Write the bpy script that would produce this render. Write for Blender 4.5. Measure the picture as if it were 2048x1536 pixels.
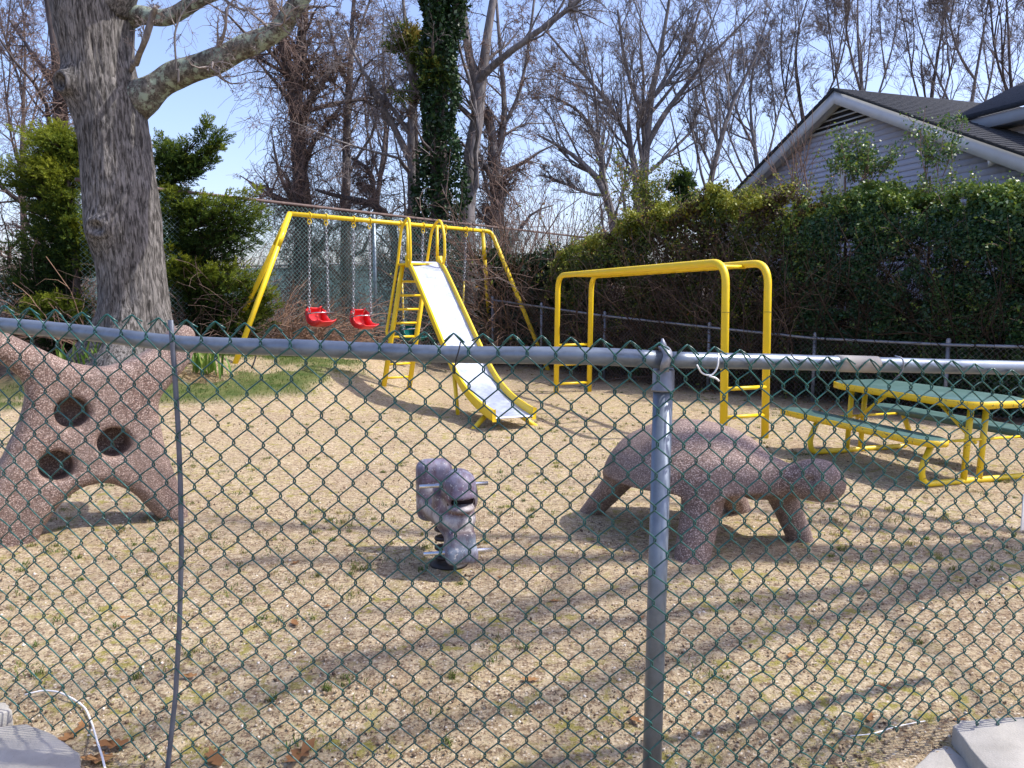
import bpy, bmesh, math, random
import numpy as np
from mathutils import Vector, Matrix

for o in list(bpy.data.objects): bpy.data.objects.remove(o)
SC = bpy.context.scene
COL = SC.collection

# ------------------------------------------------------------------ camera
F = 1550.0; HC = 1.5; YH = 598.0
PITCH = math.atan((768 - YH) / F)
cam = bpy.data.cameras.new("camera"); camo = bpy.data.objects.new("camera", cam)
COL.objects.link(camo); SC.camera = camo
cam.sensor_fit = 'HORIZONTAL'; cam.sensor_width = 36.0; cam.lens = F / 2048 * 36
cam.clip_start = 0.05; cam.clip_end = 3000
camo.location = (0, 0, HC); camo.rotation_euler = (math.pi / 2 - PITCH, 0, 0)

# ------------------------------------------------------------------ sky, sun, exposure
SUN_EL = math.radians(54); SUN_AZ = math.radians(92)       # azimuth clockwise from +Y
W = bpy.data.worlds.new("World"); SC.world = W; W.use_nodes = True
wn = W.node_tree.nodes; wl = W.node_tree.links
sky = wn.new('ShaderNodeTexSky'); sky.sky_type = 'NISHITA'; sky.sun_disc = False
sky.sun_elevation = SUN_EL; sky.sun_rotation = SUN_AZ
sky.air_density = 1.0; sky.dust_density = 2.0; sky.ozone_density = 3.0
bg = wn['Background']; bg.inputs['Strength'].default_value = 0.15
tn = wn.new('ShaderNodeMix'); tn.data_type = 'RGBA'; tn.blend_type = 'MULTIPLY'; tn.inputs[0].default_value = 1.0
tn.inputs[7].default_value = (1.04, 0.95, 1.04, 1)
wl.new(sky.outputs[0], tn.inputs[6]); wl.new(tn.outputs[2], bg.inputs['Color'])
sl = bpy.data.lights.new("sun", 'SUN'); sl.energy = 3.1; sl.angle = math.radians(0.8); sl.color = (1, 0.95, 0.88)
so = bpy.data.objects.new("sun", sl); COL.objects.link(so)
sd = Vector((math.sin(SUN_AZ) * math.cos(SUN_EL), math.cos(SUN_AZ) * math.cos(SUN_EL), math.sin(SUN_EL)))
so.rotation_euler = sd.to_track_quat('Z', 'Y').to_euler(); so.location = (8, 9, 20)
SC.view_settings.view_transform = 'Standard'; SC.view_settings.look = 'None'
SC.view_settings.gamma = 1.0; SC.view_settings.use_curve_mapping = False
SC.view_settings.exposure = 0.95

# ------------------------------------------------------------------ pixels to places
CP, SP = math.cos(PITCH), math.sin(PITCH)
def ray(x, y):
    u = (x - 1024) / F; v = -(y - 768) / F
    return np.array([u, CP + v * SP, -SP + v * CP])
def at(x, y, Y):
    r = ray(x, y); k = Y / r[1]
    return np.array([r[0] * k, Y, HC + r[2] * k])
def onz(x, y, z=0.0):
    r = ray(x, y); k = (z - HC) / r[2]
    return np.array([r[0] * k, r[1] * k, z])
def onplane(x, y, p0, n):
    r = ray(x, y); k = np.dot(np.asarray(p0, float) - np.array([0, 0, HC]), n) / np.dot(r, n)
    return np.array([0, 0, HC]) + r * k
def S(a, b, x):
    t = np.clip((np.asarray(x, float) - a) / (b - a), 0, 1); return t * t * (3 - 2 * t)

# ------------------------------------------------------------------ noise
def _h(i, j, k, seed):
    n = (i * 374761393 + j * 668265263 + k * 2147483647 + seed * 1274126177) & 0xffffffff
    n = ((n ^ (n >> 13)) * 1274126177) & 0xffffffff
    n = ((n ^ (n >> 16)) * 2246822519) & 0xffffffff
    return ((n ^ (n >> 15)) & 0xffff) / 65535.0
def vn(x, y, z=0.0, seed=1):
    x, y, z = np.broadcast_arrays(np.asarray(x, float), np.asarray(y, float), np.asarray(z, float))
    i = np.floor(x).astype(np.int64); j = np.floor(y).astype(np.int64); k = np.floor(z).astype(np.int64)
    f = x - i; g = y - j; h = z - k
    f = f * f * (3 - 2 * f); g = g * g * (3 - 2 * g); h = h * h * (3 - 2 * h)
    r = 0
    for a in (0, 1):
        for b in (0, 1):
            for c in (0, 1):
                r = r + _h(i + a, j + b, k + c, seed) * (f if a else 1 - f) * (g if b else 1 - g) * (h if c else 1 - h)
    return r
def fbm(x, y, z=0.0, seed=1, o=3):
    r = 0; a = .5; t = 0
    for q in range(o):
        s = 2 ** q
        r = r + a * vn(np.asarray(x) * s, np.asarray(y) * s, np.asarray(z) * s, seed + q); t += a; a *= .5
    return r / t

def gz(x, y):
    x = np.asarray(x, float); y = np.asarray(y, float)
    z = .45 * S(9.4, 12.8, y) * S(-1.2, -3.3, x)
    z = z + .25 * np.exp(-((x + 5.9) ** 2 + (y - 12.0) ** 2) / 1.6)
    z = z + .14 * S(13, 17.5, y) * S(-2.0, 1.5, x)
    z = z - .05 * S(3.0, 2.3, y)
    z = z + .05 * (fbm(x * .9, y * .9, 0, 5, 3) - .5) * S(2.4, 4, y)
    return z
def g1(x, y): return float(gz(x, y))
def ong(x, y):
    """first place where the pixel's ray meets the ground"""
    r = ray(x, y); k = np.arange(1.2, 45, .01); P = np.array([0, 0, HC]) + k[:, None] * r
    q = int(np.argmax(P[:, 2] <= gz(P[:, 0], P[:, 1]))); p = P[q]; p[2] = g1(p[0], p[1]); return p

# ------------------------------------------------------------------ objects
def tag(o, label=None, cat=None, group=None, kind=None):
    if label: o['label'] = label
    if cat: o['category'] = cat
    if group: o['group'] = group
    if kind: o['kind'] = kind
    return o
def empty(name, loc, label, cat, group=None):
    o = bpy.data.objects.new(name, None); COL.objects.link(o); o.location = tuple(float(v) for v in loc)
    o.empty_display_size = .1
    return tag(o, label, cat, group)
def link(name, me, mat, parent=None, kind=None, smooth=False):
    """a mesh given in world coordinates, put under its parent without moving"""
    o = bpy.data.objects.new(name, me); COL.objects.link(o)
    if mat is not None and not me.materials: me.materials.append(mat)
    if smooth and len(me.polygons):
        me.polygons.foreach_set('use_smooth', np.ones(len(me.polygons), bool))
    if parent is not None:
        o.parent = parent
        l = Vector((0, 0, 0)); p = parent
        while p is not None: l += p.location; p = p.parent
        o.location = -l
    if kind: o['kind'] = kind
    return o
class MB:
    """collects geometry (world coordinates) for ONE mesh"""
    def __init__(s): s.V = []; s.Fq = []; s.Ft = []; s.n = 0; s.P = []
    def quads(s, V, Q):
        V = np.asarray(V, float).reshape(-1, 3); s.V.append(V); s.Fq.append(np.asarray(Q, int).reshape(-1, 4) + s.n); s.n += len(V)
    def tris(s, V, T):
        V = np.asarray(V, float).reshape(-1, 3); s.V.append(V); s.Ft.append(np.asarray(T, int).reshape(-1, 3) + s.n); s.n += len(V)
    def poly(s, V, polys):
        V = np.asarray(V, float).reshape(-1, 3); s.V.append(V); s.P += [[i + s.n for i in p] for p in polys]; s.n += len(V)
    def box(s, c, ax, ay, az):
        c, ax, ay, az = [np.asarray(v, float) for v in (c, ax, ay, az)]
        V = [c + i * ax + j * ay + k * az for i in (-1, 1) for j in (-1, 1) for k in (-1, 1)]
        s.quads(V, [(0, 1, 3, 2), (4, 6, 7, 5), (0, 4, 5, 1), (2, 3, 7, 6), (0, 2, 6, 4), (1, 5, 7, 3)])
    def bbox(s, lo, hi):
        lo = np.asarray(lo, float); hi = np.asarray(hi, float); h = (hi - lo) / 2
        s.box((lo + hi) / 2, (h[0], 0, 0), (0, h[1], 0), (0, 0, h[2]))
    def bar(s, a, b, w, t, up=(0, 0, 1)):
        a = np.asarray(a, float); b = np.asarray(b, float); d = (b - a) / 2; L = np.linalg.norm(d)
        u = np.asarray(up, float); sx = np.cross(d / L, u); sx /= np.linalg.norm(sx); su = np.cross(sx, d / L)
        s.box((a + b) / 2, d, sx * w / 2, su * t / 2)
    def tube(s, pts, r, n=12, cap=True, closed=False):
        P = np.asarray(pts, float); m = len(P)
        R = np.full(m, r, float) if np.isscalar(r) else np.asarray(r, float)
        T = np.empty_like(P)
        if closed: T = np.roll(P, -1, 0) - np.roll(P, 1, 0)
        else:
            T[1:-1] = P[2:] - P[:-2]; T[0] = P[1] - P[0]; T[-1] = P[-1] - P[-2]
        T /= np.linalg.norm(T, axis=1)[:, None] + 1e-12
        u = np.cross(T[0], (0, 0, 1)) if abs(T[0][2]) < .9 else np.cross(T[0], (1, 0, 0))
        u /= np.linalg.norm(u); U = [u]
        for k in range(1, m):
            u = u - T[k] * np.dot(u, T[k]); u /= np.linalg.norm(u) + 1e-12; U.append(u)
        U = np.array(U); B = np.cross(T, U)
        a = np.arange(n) * 2 * math.pi / n
        V = P[:, None] + R[:, None, None] * (np.cos(a)[None, :, None] * U[:, None] + np.sin(a)[None, :, None] * B[:, None])
        V = V.reshape(-1, 3); Q = []
        rows = m if closed else m - 1
        i = np.arange(rows)[:, None]; j = np.arange(n)[None]
        i2 = (i + 1) % m; j2 = (j + 1) % n
        Q = np.stack([i * n + j + 0 * j2, i * n + j2, i2 * n + j2, i2 * n + j], -1).reshape(-1, 4)
        n0 = s.n; s.quads(V, Q)
        if cap and not closed:
            s.P.append([n0 + q for q in range(n)][::-1]); s.P.append([n0 + (m - 1) * n + q for q in range(n)])
    def lathe(s, prof, c=(0, 0, 0), n=24, M=None):
        prof = np.asarray(prof, float); a = np.arange(n) * 2 * math.pi / n
        V = np.stack([prof[:, 0][:, None] * np.cos(a), prof[:, 0][:, None] * np.sin(a), np.repeat(prof[:, 1][:, None], n, 1)], -1).reshape(-1, 3)
        if M is not None: V = V @ np.asarray(M, float).T
        V = V + np.asarray(c, float)
        m = len(prof); i = np.arange(m - 1)[:, None]; j = np.arange(n)[None]; j2 = (j + 1) % n
        s.quads(V, np.stack([i * n + j, i * n + j2, (i + 1) * n + j2, (i + 1) * n + j], -1))
    def mesh(s, name):
        V = np.concatenate(s.V) if s.V else np.zeros((0, 3))
        fq = np.concatenate(s.Fq) if s.Fq else np.zeros((0, 4), int)
        ft = np.concatenate(s.Ft) if s.Ft else np.zeros((0, 3), int)
        li = np.concatenate([fq.ravel(), ft.ravel(), np.array([i for p in s.P for i in p], int)]).astype(np.int32)
        ln = np.concatenate([np.full(len(fq), 4), np.full(len(ft), 3), np.array([len(p) for p in s.P], int)]).astype(np.int32)
        me = bpy.data.meshes.new(name)
        me.vertices.add(len(V)); me.vertices.foreach_set('co', V.astype(np.float32).ravel())
        me.loops.add(len(li)); me.loops.foreach_set('vertex_index', li)
        me.polygons.add(len(ln)); me.polygons.foreach_set('loop_start', np.concatenate([[0], np.cumsum(ln)[:-1]]).astype(np.int32))
        me.polygons.foreach_set('loop_total', ln)
        me.update(calc_edges=True)
        return me
    def build(s, name, mat, parent=None, kind=None, smooth=False, bevel=0, tint=None):
        me = s.mesh(name)
        if tint is not None:
            a = me.attributes.new('tint', 'FLOAT', 'FACE'); a.data.foreach_set('value', np.asarray(tint, np.float32))
        o = link(name, me, mat, parent, kind, smooth)
        if bevel:
            m = o.modifiers.new('bevel', 'BEVEL'); m.width = bevel; m.segments = 2; m.limit_method = 'ANGLE'
        return o
def bend(pts, r, n=6):
    """polyline with its inner corners rounded to radius r"""
    P = [np.asarray(p, float) for p in pts]; out = [P[0]]
    for a, b, c in zip(P[:-2], P[1:-1], P[2:]):
        d1 = a - b; d2 = c - b; l1 = np.linalg.norm(d1); l2 = np.linalg.norm(d2)
        k = min(r, l1 * .48, l2 * .48); p = b + d1 / l1 * k; q = b + d2 / l2 * k
        for t in np.linspace(0, 1, n): out.append((1 - t) ** 2 * p + 2 * t * (1 - t) * b + t * t * q)
    out.append(P[-1]); return np.array(out)

# ---- many tubes at once: P (N,K,3), R (N,K)
def tubes(mb, P, R, n=3):
    N, K, _ = P.shape
    if N == 0: return
    T = np.empty_like(P); T[:, 1:-1] = P[:, 2:] - P[:, :-2]; T[:, 0] = P[:, 1] - P[:, 0]; T[:, -1] = P[:, -1] - P[:, -2]
    T /= np.linalg.norm(T, axis=2)[..., None] + 1e-9
    mean = T.mean(1); ax = np.argmin(np.abs(mean), 1); ref = np.eye(3)[ax][:, None]
    U = np.cross(T, ref); U /= np.linalg.norm(U, axis=2)[..., None] + 1e-9; B = np.cross(T, U)
    a = np.arange(n) * 2 * math.pi / n
    V = P[:, :, None] + R[:, :, None, None] * (np.cos(a)[:, None] * U[:, :, None] + np.sin(a)[:, None] * B[:, :, None])
    b = (np.arange(N) * K * n)[:, None, None]; i = np.arange(K - 1)[None, :, None]; j = np.arange(n)[None, None]; j2 = (j + 1) % n
    Q = np.stack([b + i * n + j, b + i * n + j2, b + (i + 1) * n + j2, b + (i + 1) * n + j], -1)
    mb.quads(V, Q)

# ---- smooth surface of a distance field
def snets(f, lo, hi, h):
    lo = np.asarray(lo, float); hi = np.asarray(hi, float)
    ns = np.ceil((hi - lo) / h).astype(int) + 1
    g = np.meshgrid(*[lo[a] + h * np.arange(ns[a]) for a in range(3)], indexing='ij')
    D = f(*g); I = D < 0
    c = [I[a:ns[0] - 1 + a, b:ns[1] - 1 + b, d:ns[2] - 1 + d] for a in (0, 1) for b in (0, 1) for d in (0, 1)]
    tot = sum(x.astype(int) for x in c); act = (tot > 0) & (tot < 8)
    ids = -np.ones(act.shape, int); idx = np.argwhere(act); ids[act] = np.arange(len(idx))
    acc = np.zeros((len(idx), 3)); cnt = np.zeros(len(idx))
    cor = [np.array((a, b, d)) for a in (0, 1) for b in (0, 1) for d in (0, 1)]
    for p in range(8):
        for q in range(p + 1, 8):
            if np.abs(cor[p] - cor[q]).sum() != 1: continue
            A = idx + cor[p]; Bq = idx + cor[q]
            da = D[A[:, 0], A[:, 1], A[:, 2]]; db = D[Bq[:, 0], Bq[:, 1], Bq[:, 2]]
            m = (da < 0) != (db < 0); t = np.where(m, da / np.where(m, da - db, 1), 0)
            acc += m[:, None] * (cor[p] + t[:, None] * (cor[q] - cor[p])); cnt += m
    V = lo + h * (idx + acc / cnt[:, None]); Q = []
    for ax in range(3):
        o1, o2 = [(1, 2), (2, 0), (0, 1)][ax]
        s0 = [slice(None)] * 3; s1 = [slice(None)] * 3; s0[ax] = slice(0, -1); s1[ax] = slice(1, None)
        a = I[tuple(s0)]; b = I[tuple(s1)]
        e = np.argwhere(a != b); e = e[(e[:, o1] > 0) & (e[:, o2] > 0) & (e[:, o1] < ns[o1] - 1) & (e[:, o2] < ns[o2] - 1)]
        d1 = np.zeros(3, int); d1[o1] = 1; d2 = np.zeros(3, int); d2[o2] = 1
        qs = [ids[tuple((e - x).T)] for x in (d1 + d2, d2, 0 * d1, d1)]
        q = np.stack(qs, 1); fl = b[tuple(e.T)]
        q[fl] = q[fl][:, ::-1]; Q.append(q)
    return V, np.concatenate(Q)
def smin(a, b, k):
    h = np.clip(.5 + .5 * (b - a) / k, 0, 1); return b * (1 - h) + a * h - k * h * (1 - h)
def cap(x, y, z, a, b, ra, rb):
    a = np.asarray(a, float); b = np.asarray(b, float); d = b - a
    t = np.clip(((x - a[0]) * d[0] + (y - a[1]) * d[1] + (z - a[2]) * d[2]) / np.dot(d, d), 0, 1)
    return np.sqrt((x - a[0] - t * d[0]) ** 2 + (y - a[1] - t * d[1]) ** 2 + (z - a[2] - t * d[2]) ** 2) - (ra + (rb - ra) * t)
def ell(x, y, z, c, r):
    k0 = np.sqrt(((x - c[0]) / r[0]) ** 2 + ((y - c[1]) / r[1]) ** 2 + ((z - c[2]) / r[2]) ** 2)
    k1 = np.sqrt(((x - c[0]) / r[0] ** 2) ** 2 + ((y - c[1]) / r[1] ** 2) ** 2 + ((z - c[2]) / r[2] ** 2) ** 2)
    return k0 * (k0 - 1) / (k1 + 1e-9)
def polysdf(u, v, pts):
    pts = np.asarray(pts, float); d = np.full(u.shape, 1e9); s = np.ones(u.shape)
    n = len(pts)
    for i in range(n):
        a = pts[i]; b = pts[i - 1]; e = b - a; wu = u - a[0]; wv = v - a[1]
        t = np.clip((wu * e[0] + wv * e[1]) / np.dot(e, e), 0, 1)
        d = np.minimum(d, (wu - e[0] * t) ** 2 + (wv - e[1] * t) ** 2)
        c1 = v >= a[1]; c2 = v < b[1]; c3 = e[0] * wv > e[1] * wu
        s = np.where((c1 & c2 & c3) | (~c1 & ~c2 & ~c3), -s, s)
    return s * np.sqrt(d)
# ------------------------------------------------------------------ materials
def newmat(name):
    m = bpy.data.materials.new(name); m.use_nodes = True
    nt = m.node_tree; return m, nt, nt.nodes['Principled BSDF']
def N(nt, t, **kw):
    n = nt.nodes.new(t)
    for k, v in kw.items():
        if k in n.inputs: n.inputs[k].default_value = v
        else: setattr(n, k, v)
    return n
def rgb(c): return (c[0], c[1], c[2], 1)
def mixc(nt, fac, a, b):
    n = nt.nodes.new('ShaderNodeMix'); n.data_type = 'RGBA'
    for sock, v in ((n.inputs[0], fac), (n.inputs[6], a), (n.inputs[7], b)):
        if isinstance(v, (int, float)): sock.default_value = v
        elif isinstance(v, tuple): sock.default_value = rgb(v)
        else: nt.links.new(v, sock)
    return n.outputs[2]
def ramp(nt, src, stops):
    r = nt.nodes.new('ShaderNodeValToRGB'); e = r.color_ramp.elements
    while len(e) < len(stops): e.new(.5)
    for q, (p, c) in zip(e, stops):
        q.position = p; q.color = rgb(c) if isinstance(c, tuple) else (c, c, c, 1)
    nt.links.new(src, r.inputs[0]); return r.outputs[0]
def noise(nt, scale, detail=5, rough=.6, vec=None, dist=0):
    n = N(nt, 'ShaderNodeTexNoise', Scale=scale, Detail=detail, Roughness=rough, Distortion=dist)
    if vec is not None: nt.links.new(vec, n.inputs['Vector'])
    return n.outputs['Fac']
def coords(nt, sc=None):
    t = nt.nodes.new('ShaderNodeNewGeometry').outputs['Position']      # place in the world
    if sc:
        m = N(nt, 'ShaderNodeMapping'); m.inputs['Scale'].default_value = sc; nt.links.new(t, m.inputs['Vector']); t = m.outputs[0]
    return t
def bumpn(nt, bs, h, strength, dist=.01, prev=None):
    b = N(nt, 'ShaderNodeBump', Strength=strength, Distance=dist); nt.links.new(h, b.inputs['Height'])
    if prev is not None: nt.links.new(prev, b.inputs['Normal'])
    nt.links.new(b.outputs[0], bs.inputs['Normal']); return b.outputs[0]
def simple(name, c1, c2=None, scale=6, lo=.4, hi=.65, rough=.6, metal=0, bump=0, bscale=60, dist=.004, spec=None, c3=None, s3=40, t3=.7):
    m, nt, bs = newmat(name); v = coords(nt)
    bs.inputs['Roughness'].default_value = rough; bs.inputs['Metallic'].default_value = metal
    if spec is not None: bs.inputs['Specular IOR Level'].default_value = spec
    if c2 is None: bs.inputs['Base Color'].default_value = rgb(c1)
    else:
        f = ramp(nt, noise(nt, scale, vec=v), [(lo, 0.0), (hi, 1.0)])
        c = mixc(nt, f, tuple(c1), tuple(c2))
        if c3 is not None:
            f3 = ramp(nt, noise(nt, s3, 4, .7, vec=v), [(t3, 0.0), (t3 + .06, 1.0)])
            c = mixc(nt, f3, c, tuple(c3))
        nt.links.new(c, bs.inputs['Base Color'])
    if bump: bumpn(nt, bs, noise(nt, bscale, 4, .6, vec=v), bump, dist)
    return m
def leafmat(name, stops, rough=.5, trans=.35, spec=.4):
    m, nt, bs = newmat(name)
    a = N(nt, 'ShaderNodeAttribute', attribute_name='tint')
    c = ramp(nt, a.outputs['Fac'], stops); nt.links.new(c, bs.inputs['Base Color'])
    bs.inputs['Roughness'].default_value = rough; bs.inputs['Specular IOR Level'].default_value = spec
    if trans:
        t = N(nt, 'ShaderNodeBsdfTranslucent'); nt.links.new(c, t.inputs['Color'])
        mx = N(nt, 'ShaderNodeMixShader'); mx.inputs[0].default_value = trans
        nt.links.new(bs.outputs[0], mx.inputs[1]); nt.links.new(t.outputs[0], mx.inputs[2])
        nt.links.new(mx.outputs[0], nt.nodes['Material Output'].inputs['Surface'])
    return m
def aggregate(name, dark, mid, light):
    m, nt, bs = newmat(name); v = coords(nt)
    vo = N(nt, 'ShaderNodeTexVoronoi', Scale=165.0); nt.links.new(v, vo.inputs['Vector'])
    sp = N(nt, 'ShaderNodeSeparateColor'); nt.links.new(vo.outputs['Color'], sp.inputs[0])
    c = ramp(nt, sp.outputs[0], [(0, dark), (.35, mid), (.62, tuple(.8 * x + .04 for x in mid)), (.8, light), (1, tuple(min(1, x * 1.5) for x in light))])
    big = ramp(nt, noise(nt, 2.2, 4, .6, vec=v), [(.35, 0.0), (.7, 1.0)])
    c = mixc(nt, big, c, mixc(nt, .5, c, (.32, .25, .21)))
    stn = ramp(nt, noise(nt, 4.5, 6, .7, vec=v, dist=.6), [(.50, 0.0), (.68, .55)]); c = mixc(nt, stn, c, (.085, .06, .05))
    edge = ramp(nt, vo.outputs['Distance'], [(.35, 0.0), (.75, 1.0)])
    c = mixc(nt, edge, c, mixc(nt, .6, c, dark)); nt.links.new(c, bs.inputs['Base Color'])
    bs.inputs['Roughness'].default_value = .72
    inv = N(nt, 'ShaderNodeMath', operation='SUBTRACT'); inv.inputs[0].default_value = 1; nt.links.new(vo.outputs['Distance'], inv.inputs[1])
    bumpn(nt, bs, inv.outputs[0], .7, .004)
    return m
def barkmat(name, dark, light, lichen=None, zs=.16, sc=26, lt=.6, bump=.8, dist=.02):
    m, nt, bs = newmat(name); v = coords(nt, (1, 1, zs)); vw = coords(nt)
    n1 = noise(nt, sc, 6, .65, vec=v, dist=.5)
    c = ramp(nt, n1, [(.38, dark), (.5, tuple(.55 * a + .45 * b for a, b in zip(dark, light))), (.6, light)])
    big = ramp(nt, noise(nt, 1.4, 4, vec=vw), [(.35, 0.0), (.7, 1.0)])
    c = mixc(nt, big, c, mixc(nt, .35, c, tuple(.6 * x for x in dark)))
    if lichen:
        f = ramp(nt, noise(nt, 7, 6, .7, vec=vw), [(lt, 0.0), (lt + .08, 1.0)]); c = mixc(nt, f, c, lichen)
    nt.links.new(c, bs.inputs['Base Color']); bs.inputs['Roughness'].default_value = .9; bs.inputs['Specular IOR Level'].default_value = .2
    if bump: bumpn(nt, bs, n1, bump, dist)
    return m
def painted(name, col, chip=(.12, .07, .04), ct=.72, rough=.35, dirt=(.3, .22, .05)):
    m, nt, bs = newmat(name); v = coords(nt)
    d = ramp(nt, noise(nt, 3.5, 5, .65, vec=v), [(.42, 0.0), (.78, .55)])
    c = mixc(nt, d, tuple(col), mixc(nt, .45, tuple(col), dirt))
    ch = ramp(nt, noise(nt, 38, 5, .7, vec=v), [(ct, 0.0), (ct + .03, 1.0)])
    c = mixc(nt, ch, c, chip); nt.links.new(c, bs.inputs['Base Color'])
    r = ramp(nt, noise(nt, 9, 4, vec=v), [(.3, rough - .06), (.7, rough + .2)]); nt.links.new(r, bs.inputs['Roughness'])
    bumpn(nt, bs, noise(nt, 30, 3, vec=v), .12, .004)
    return m
def galv(name, c=(.42, .44, .49), rough=.42, metal=.55):
    m, nt, bs = newmat(name); v = coords(nt)
    f = ramp(nt, noise(nt, 26, 5, .7, vec=v), [(.35, 0.0), (.7, 1.0)]); f2 = ramp(nt, noise(nt, 5, 5, .7, vec=v), [(.4, 0.0), (.7, 1.0)])
    cc = mixc(nt, f, c, tuple(x * .72 for x in c)); cc = mixc(nt, f2, cc, tuple(min(1, x * 1.25) for x in c))
    nt.links.new(cc, bs.inputs['Base Color']); bs.inputs['Metallic'].default_value = metal
    r = ramp(nt, f2, [(0, rough - .1), (1, rough + .12)]); nt.links.new(r, bs.inputs['Roughness'])
    bumpn(nt, bs, noise(nt, 45, 4, vec=v), .1, .003)
    return m

YEL = painted('yellow_paint', (.80, .565, .012), ct=.70)
YELT = painted('yellow_paint_chipped', (.80, .57, .014), ct=.62)
RED = simple('red_plastic', (.72, .022, .03), (.6, .03, .03), rough=.32)
GREENP = simple('green_plastic', (.0, .10, .085), (.0, .13, .11), rough=.35)
TABLE = simple('green_coating', (.055, .12, .10), (.09, .17, .145), scale=5, rough=.42, bump=.15, bscale=70)
GALV = galv('galvanised_pipe', (.18, .215, .26))
GALVD = galv('galvanised_dull', (.24, .255, .29), .5, .5)
CHAINM = galv('chain_steel', (.34, .36, .39), .4, .5)
CHROME = galv('steel_bar', (.6, .6, .62), .25, .9)
SLIDEM = galv('slide_sheet_metal', (.47, .52, .64), .5, .45)
WIREG = simple('green_vinyl_wire', (.003, .055, .044), (.008, .105, .088), scale=30, rough=.33, spec=.6)
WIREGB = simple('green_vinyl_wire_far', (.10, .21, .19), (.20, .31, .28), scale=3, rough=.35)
WIREGREY = simple('grey_wire_far', (.12, .13, .13), (.2, .2, .2), scale=3, rough=.5, metal=.4)
WHITEW = simple('white_wire', (.75, .75, .74), rough=.4)
BLACKT = simple('black_tie', (.015, .015, .018), rough=.5)
RUST = simple('rusty_pipe', (.11, .075, .065), (.17, .12, .10), scale=9, rough=.75)
AGG = aggregate('exposed_aggregate', (.06, .034, .025), (.215, .128, .095), (.43, .33, .275))
CONC = simple('concrete', (.31, .295, .26), (.40, .38, .34), scale=7, rough=.9, bump=.5, bscale=160, c3=(.15, .14, .12), s3=120, t3=.66)
OAKB = barkmat('oak_bark', (.034, .031, .028), (.255, .24, .225), (.18, .2, .16), zs=.17, sc=32, lt=.72, bump=1.0, dist=.03)
LIMBB = barkmat('lichen_bark', (.06, .055, .048), (.20, .19, .165), (.28, .34, .27), zs=.6, sc=22, lt=.5)
BARKG = barkmat('grey_bark', (.13, .118, .115), (.27, .25, .24), None, zs=.2, sc=14, bump=.4)
BARKD = barkmat('dark_bark', (.065, .054, .05), (.14, .118, .11), None, zs=.2, sc=14, bump=.3)
TWIGG = simple('grey_twig', (.18, .155, .145), (.26, .225, .21), scale=2, rough=.9, spec=.1)
TWIGB = simple('brown_twig', (.16, .112, .092), (.25, .18, .15), scale=2, rough=.9, spec=.1)
TWIGT = simple('tan_twig', (.24, .15, .10), (.34, .22, .15), scale=2, rough=.9, spec=.1)
SIDING = simple('vinyl_siding', (.46, .46, .53), (.43, .43, .50), scale=3, rough=.5, bump=.1, bscale=90)
TRIM = simple('white_trim', (.58, .60, .62), (.52, .54, .56), scale=3, rough=.5)
TWIGM = simple('mid_twig', (.06, .042, .035), (.11, .08, .068), scale=2, rough=.9, spec=.1)
TWIGD = simple('dark_twig', (.022, .017, .013), (.05, .038, .03), scale=2, rough=.9, spec=.1)
DARK = simple('dark_void', (.012, .012, .014), rough=.8)
WHITEP = simple('white_plastic', (.78, .78, .77), (.7, .7, .69), rough=.4)
IVYL = leafmat('ivy_leaf', [(0, (.008, .022, .008)), (.5, (.018, .052, .014)), (.85, (.04, .09, .02)), (1, (.09, .14, .03))], .5, .15, .35)
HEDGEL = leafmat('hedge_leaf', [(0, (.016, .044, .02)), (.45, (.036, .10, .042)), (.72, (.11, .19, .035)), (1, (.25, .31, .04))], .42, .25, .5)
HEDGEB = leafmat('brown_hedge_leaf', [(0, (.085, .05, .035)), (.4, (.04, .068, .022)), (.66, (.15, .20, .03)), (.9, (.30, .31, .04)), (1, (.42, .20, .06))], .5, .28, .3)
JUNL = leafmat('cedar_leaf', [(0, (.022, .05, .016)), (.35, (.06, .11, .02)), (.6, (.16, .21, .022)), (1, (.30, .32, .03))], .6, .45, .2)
PINEL = leafmat('pine_needle', [(0, (.05, .09, .02)), (.6, (.12, .17, .03)), (1, (.28, .21, .05))], .6, .3, .2)
GRASSL = leafmat('grass_blade', [(0, (.045, .085, .016)), (.45, (.085, .14, .024)), (.7, (.20, .20, .06)), (1, (.42, .33, .17))], .55, .35, .2)
IRISL = leafmat('iris_leaf', [(0, (.06, .14, .02)), (.6, (.14, .25, .04)), (1, (.28, .34, .08))], .5, .4, .3)
DRYL = leafmat('dry_leaf', [(0, (.10, .04, .02)), (.5, (.24, .12, .05)), (1, (.42, .24, .10))], .7, .2, .2)
STONEL = leafmat('pebbles', [(0, (.10, .07, .05)), (.35, (.26, .19, .12)), (.7, (.42, .33, .22)), (1, (.72, .66, .56))], .8, 0, .2)
STRAWL = leafmat('straw', [(0, (.24, .15, .07)), (.5, (.42, .30, .15)), (1, (.55, .44, .26))], .8, .1, .2)
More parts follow.
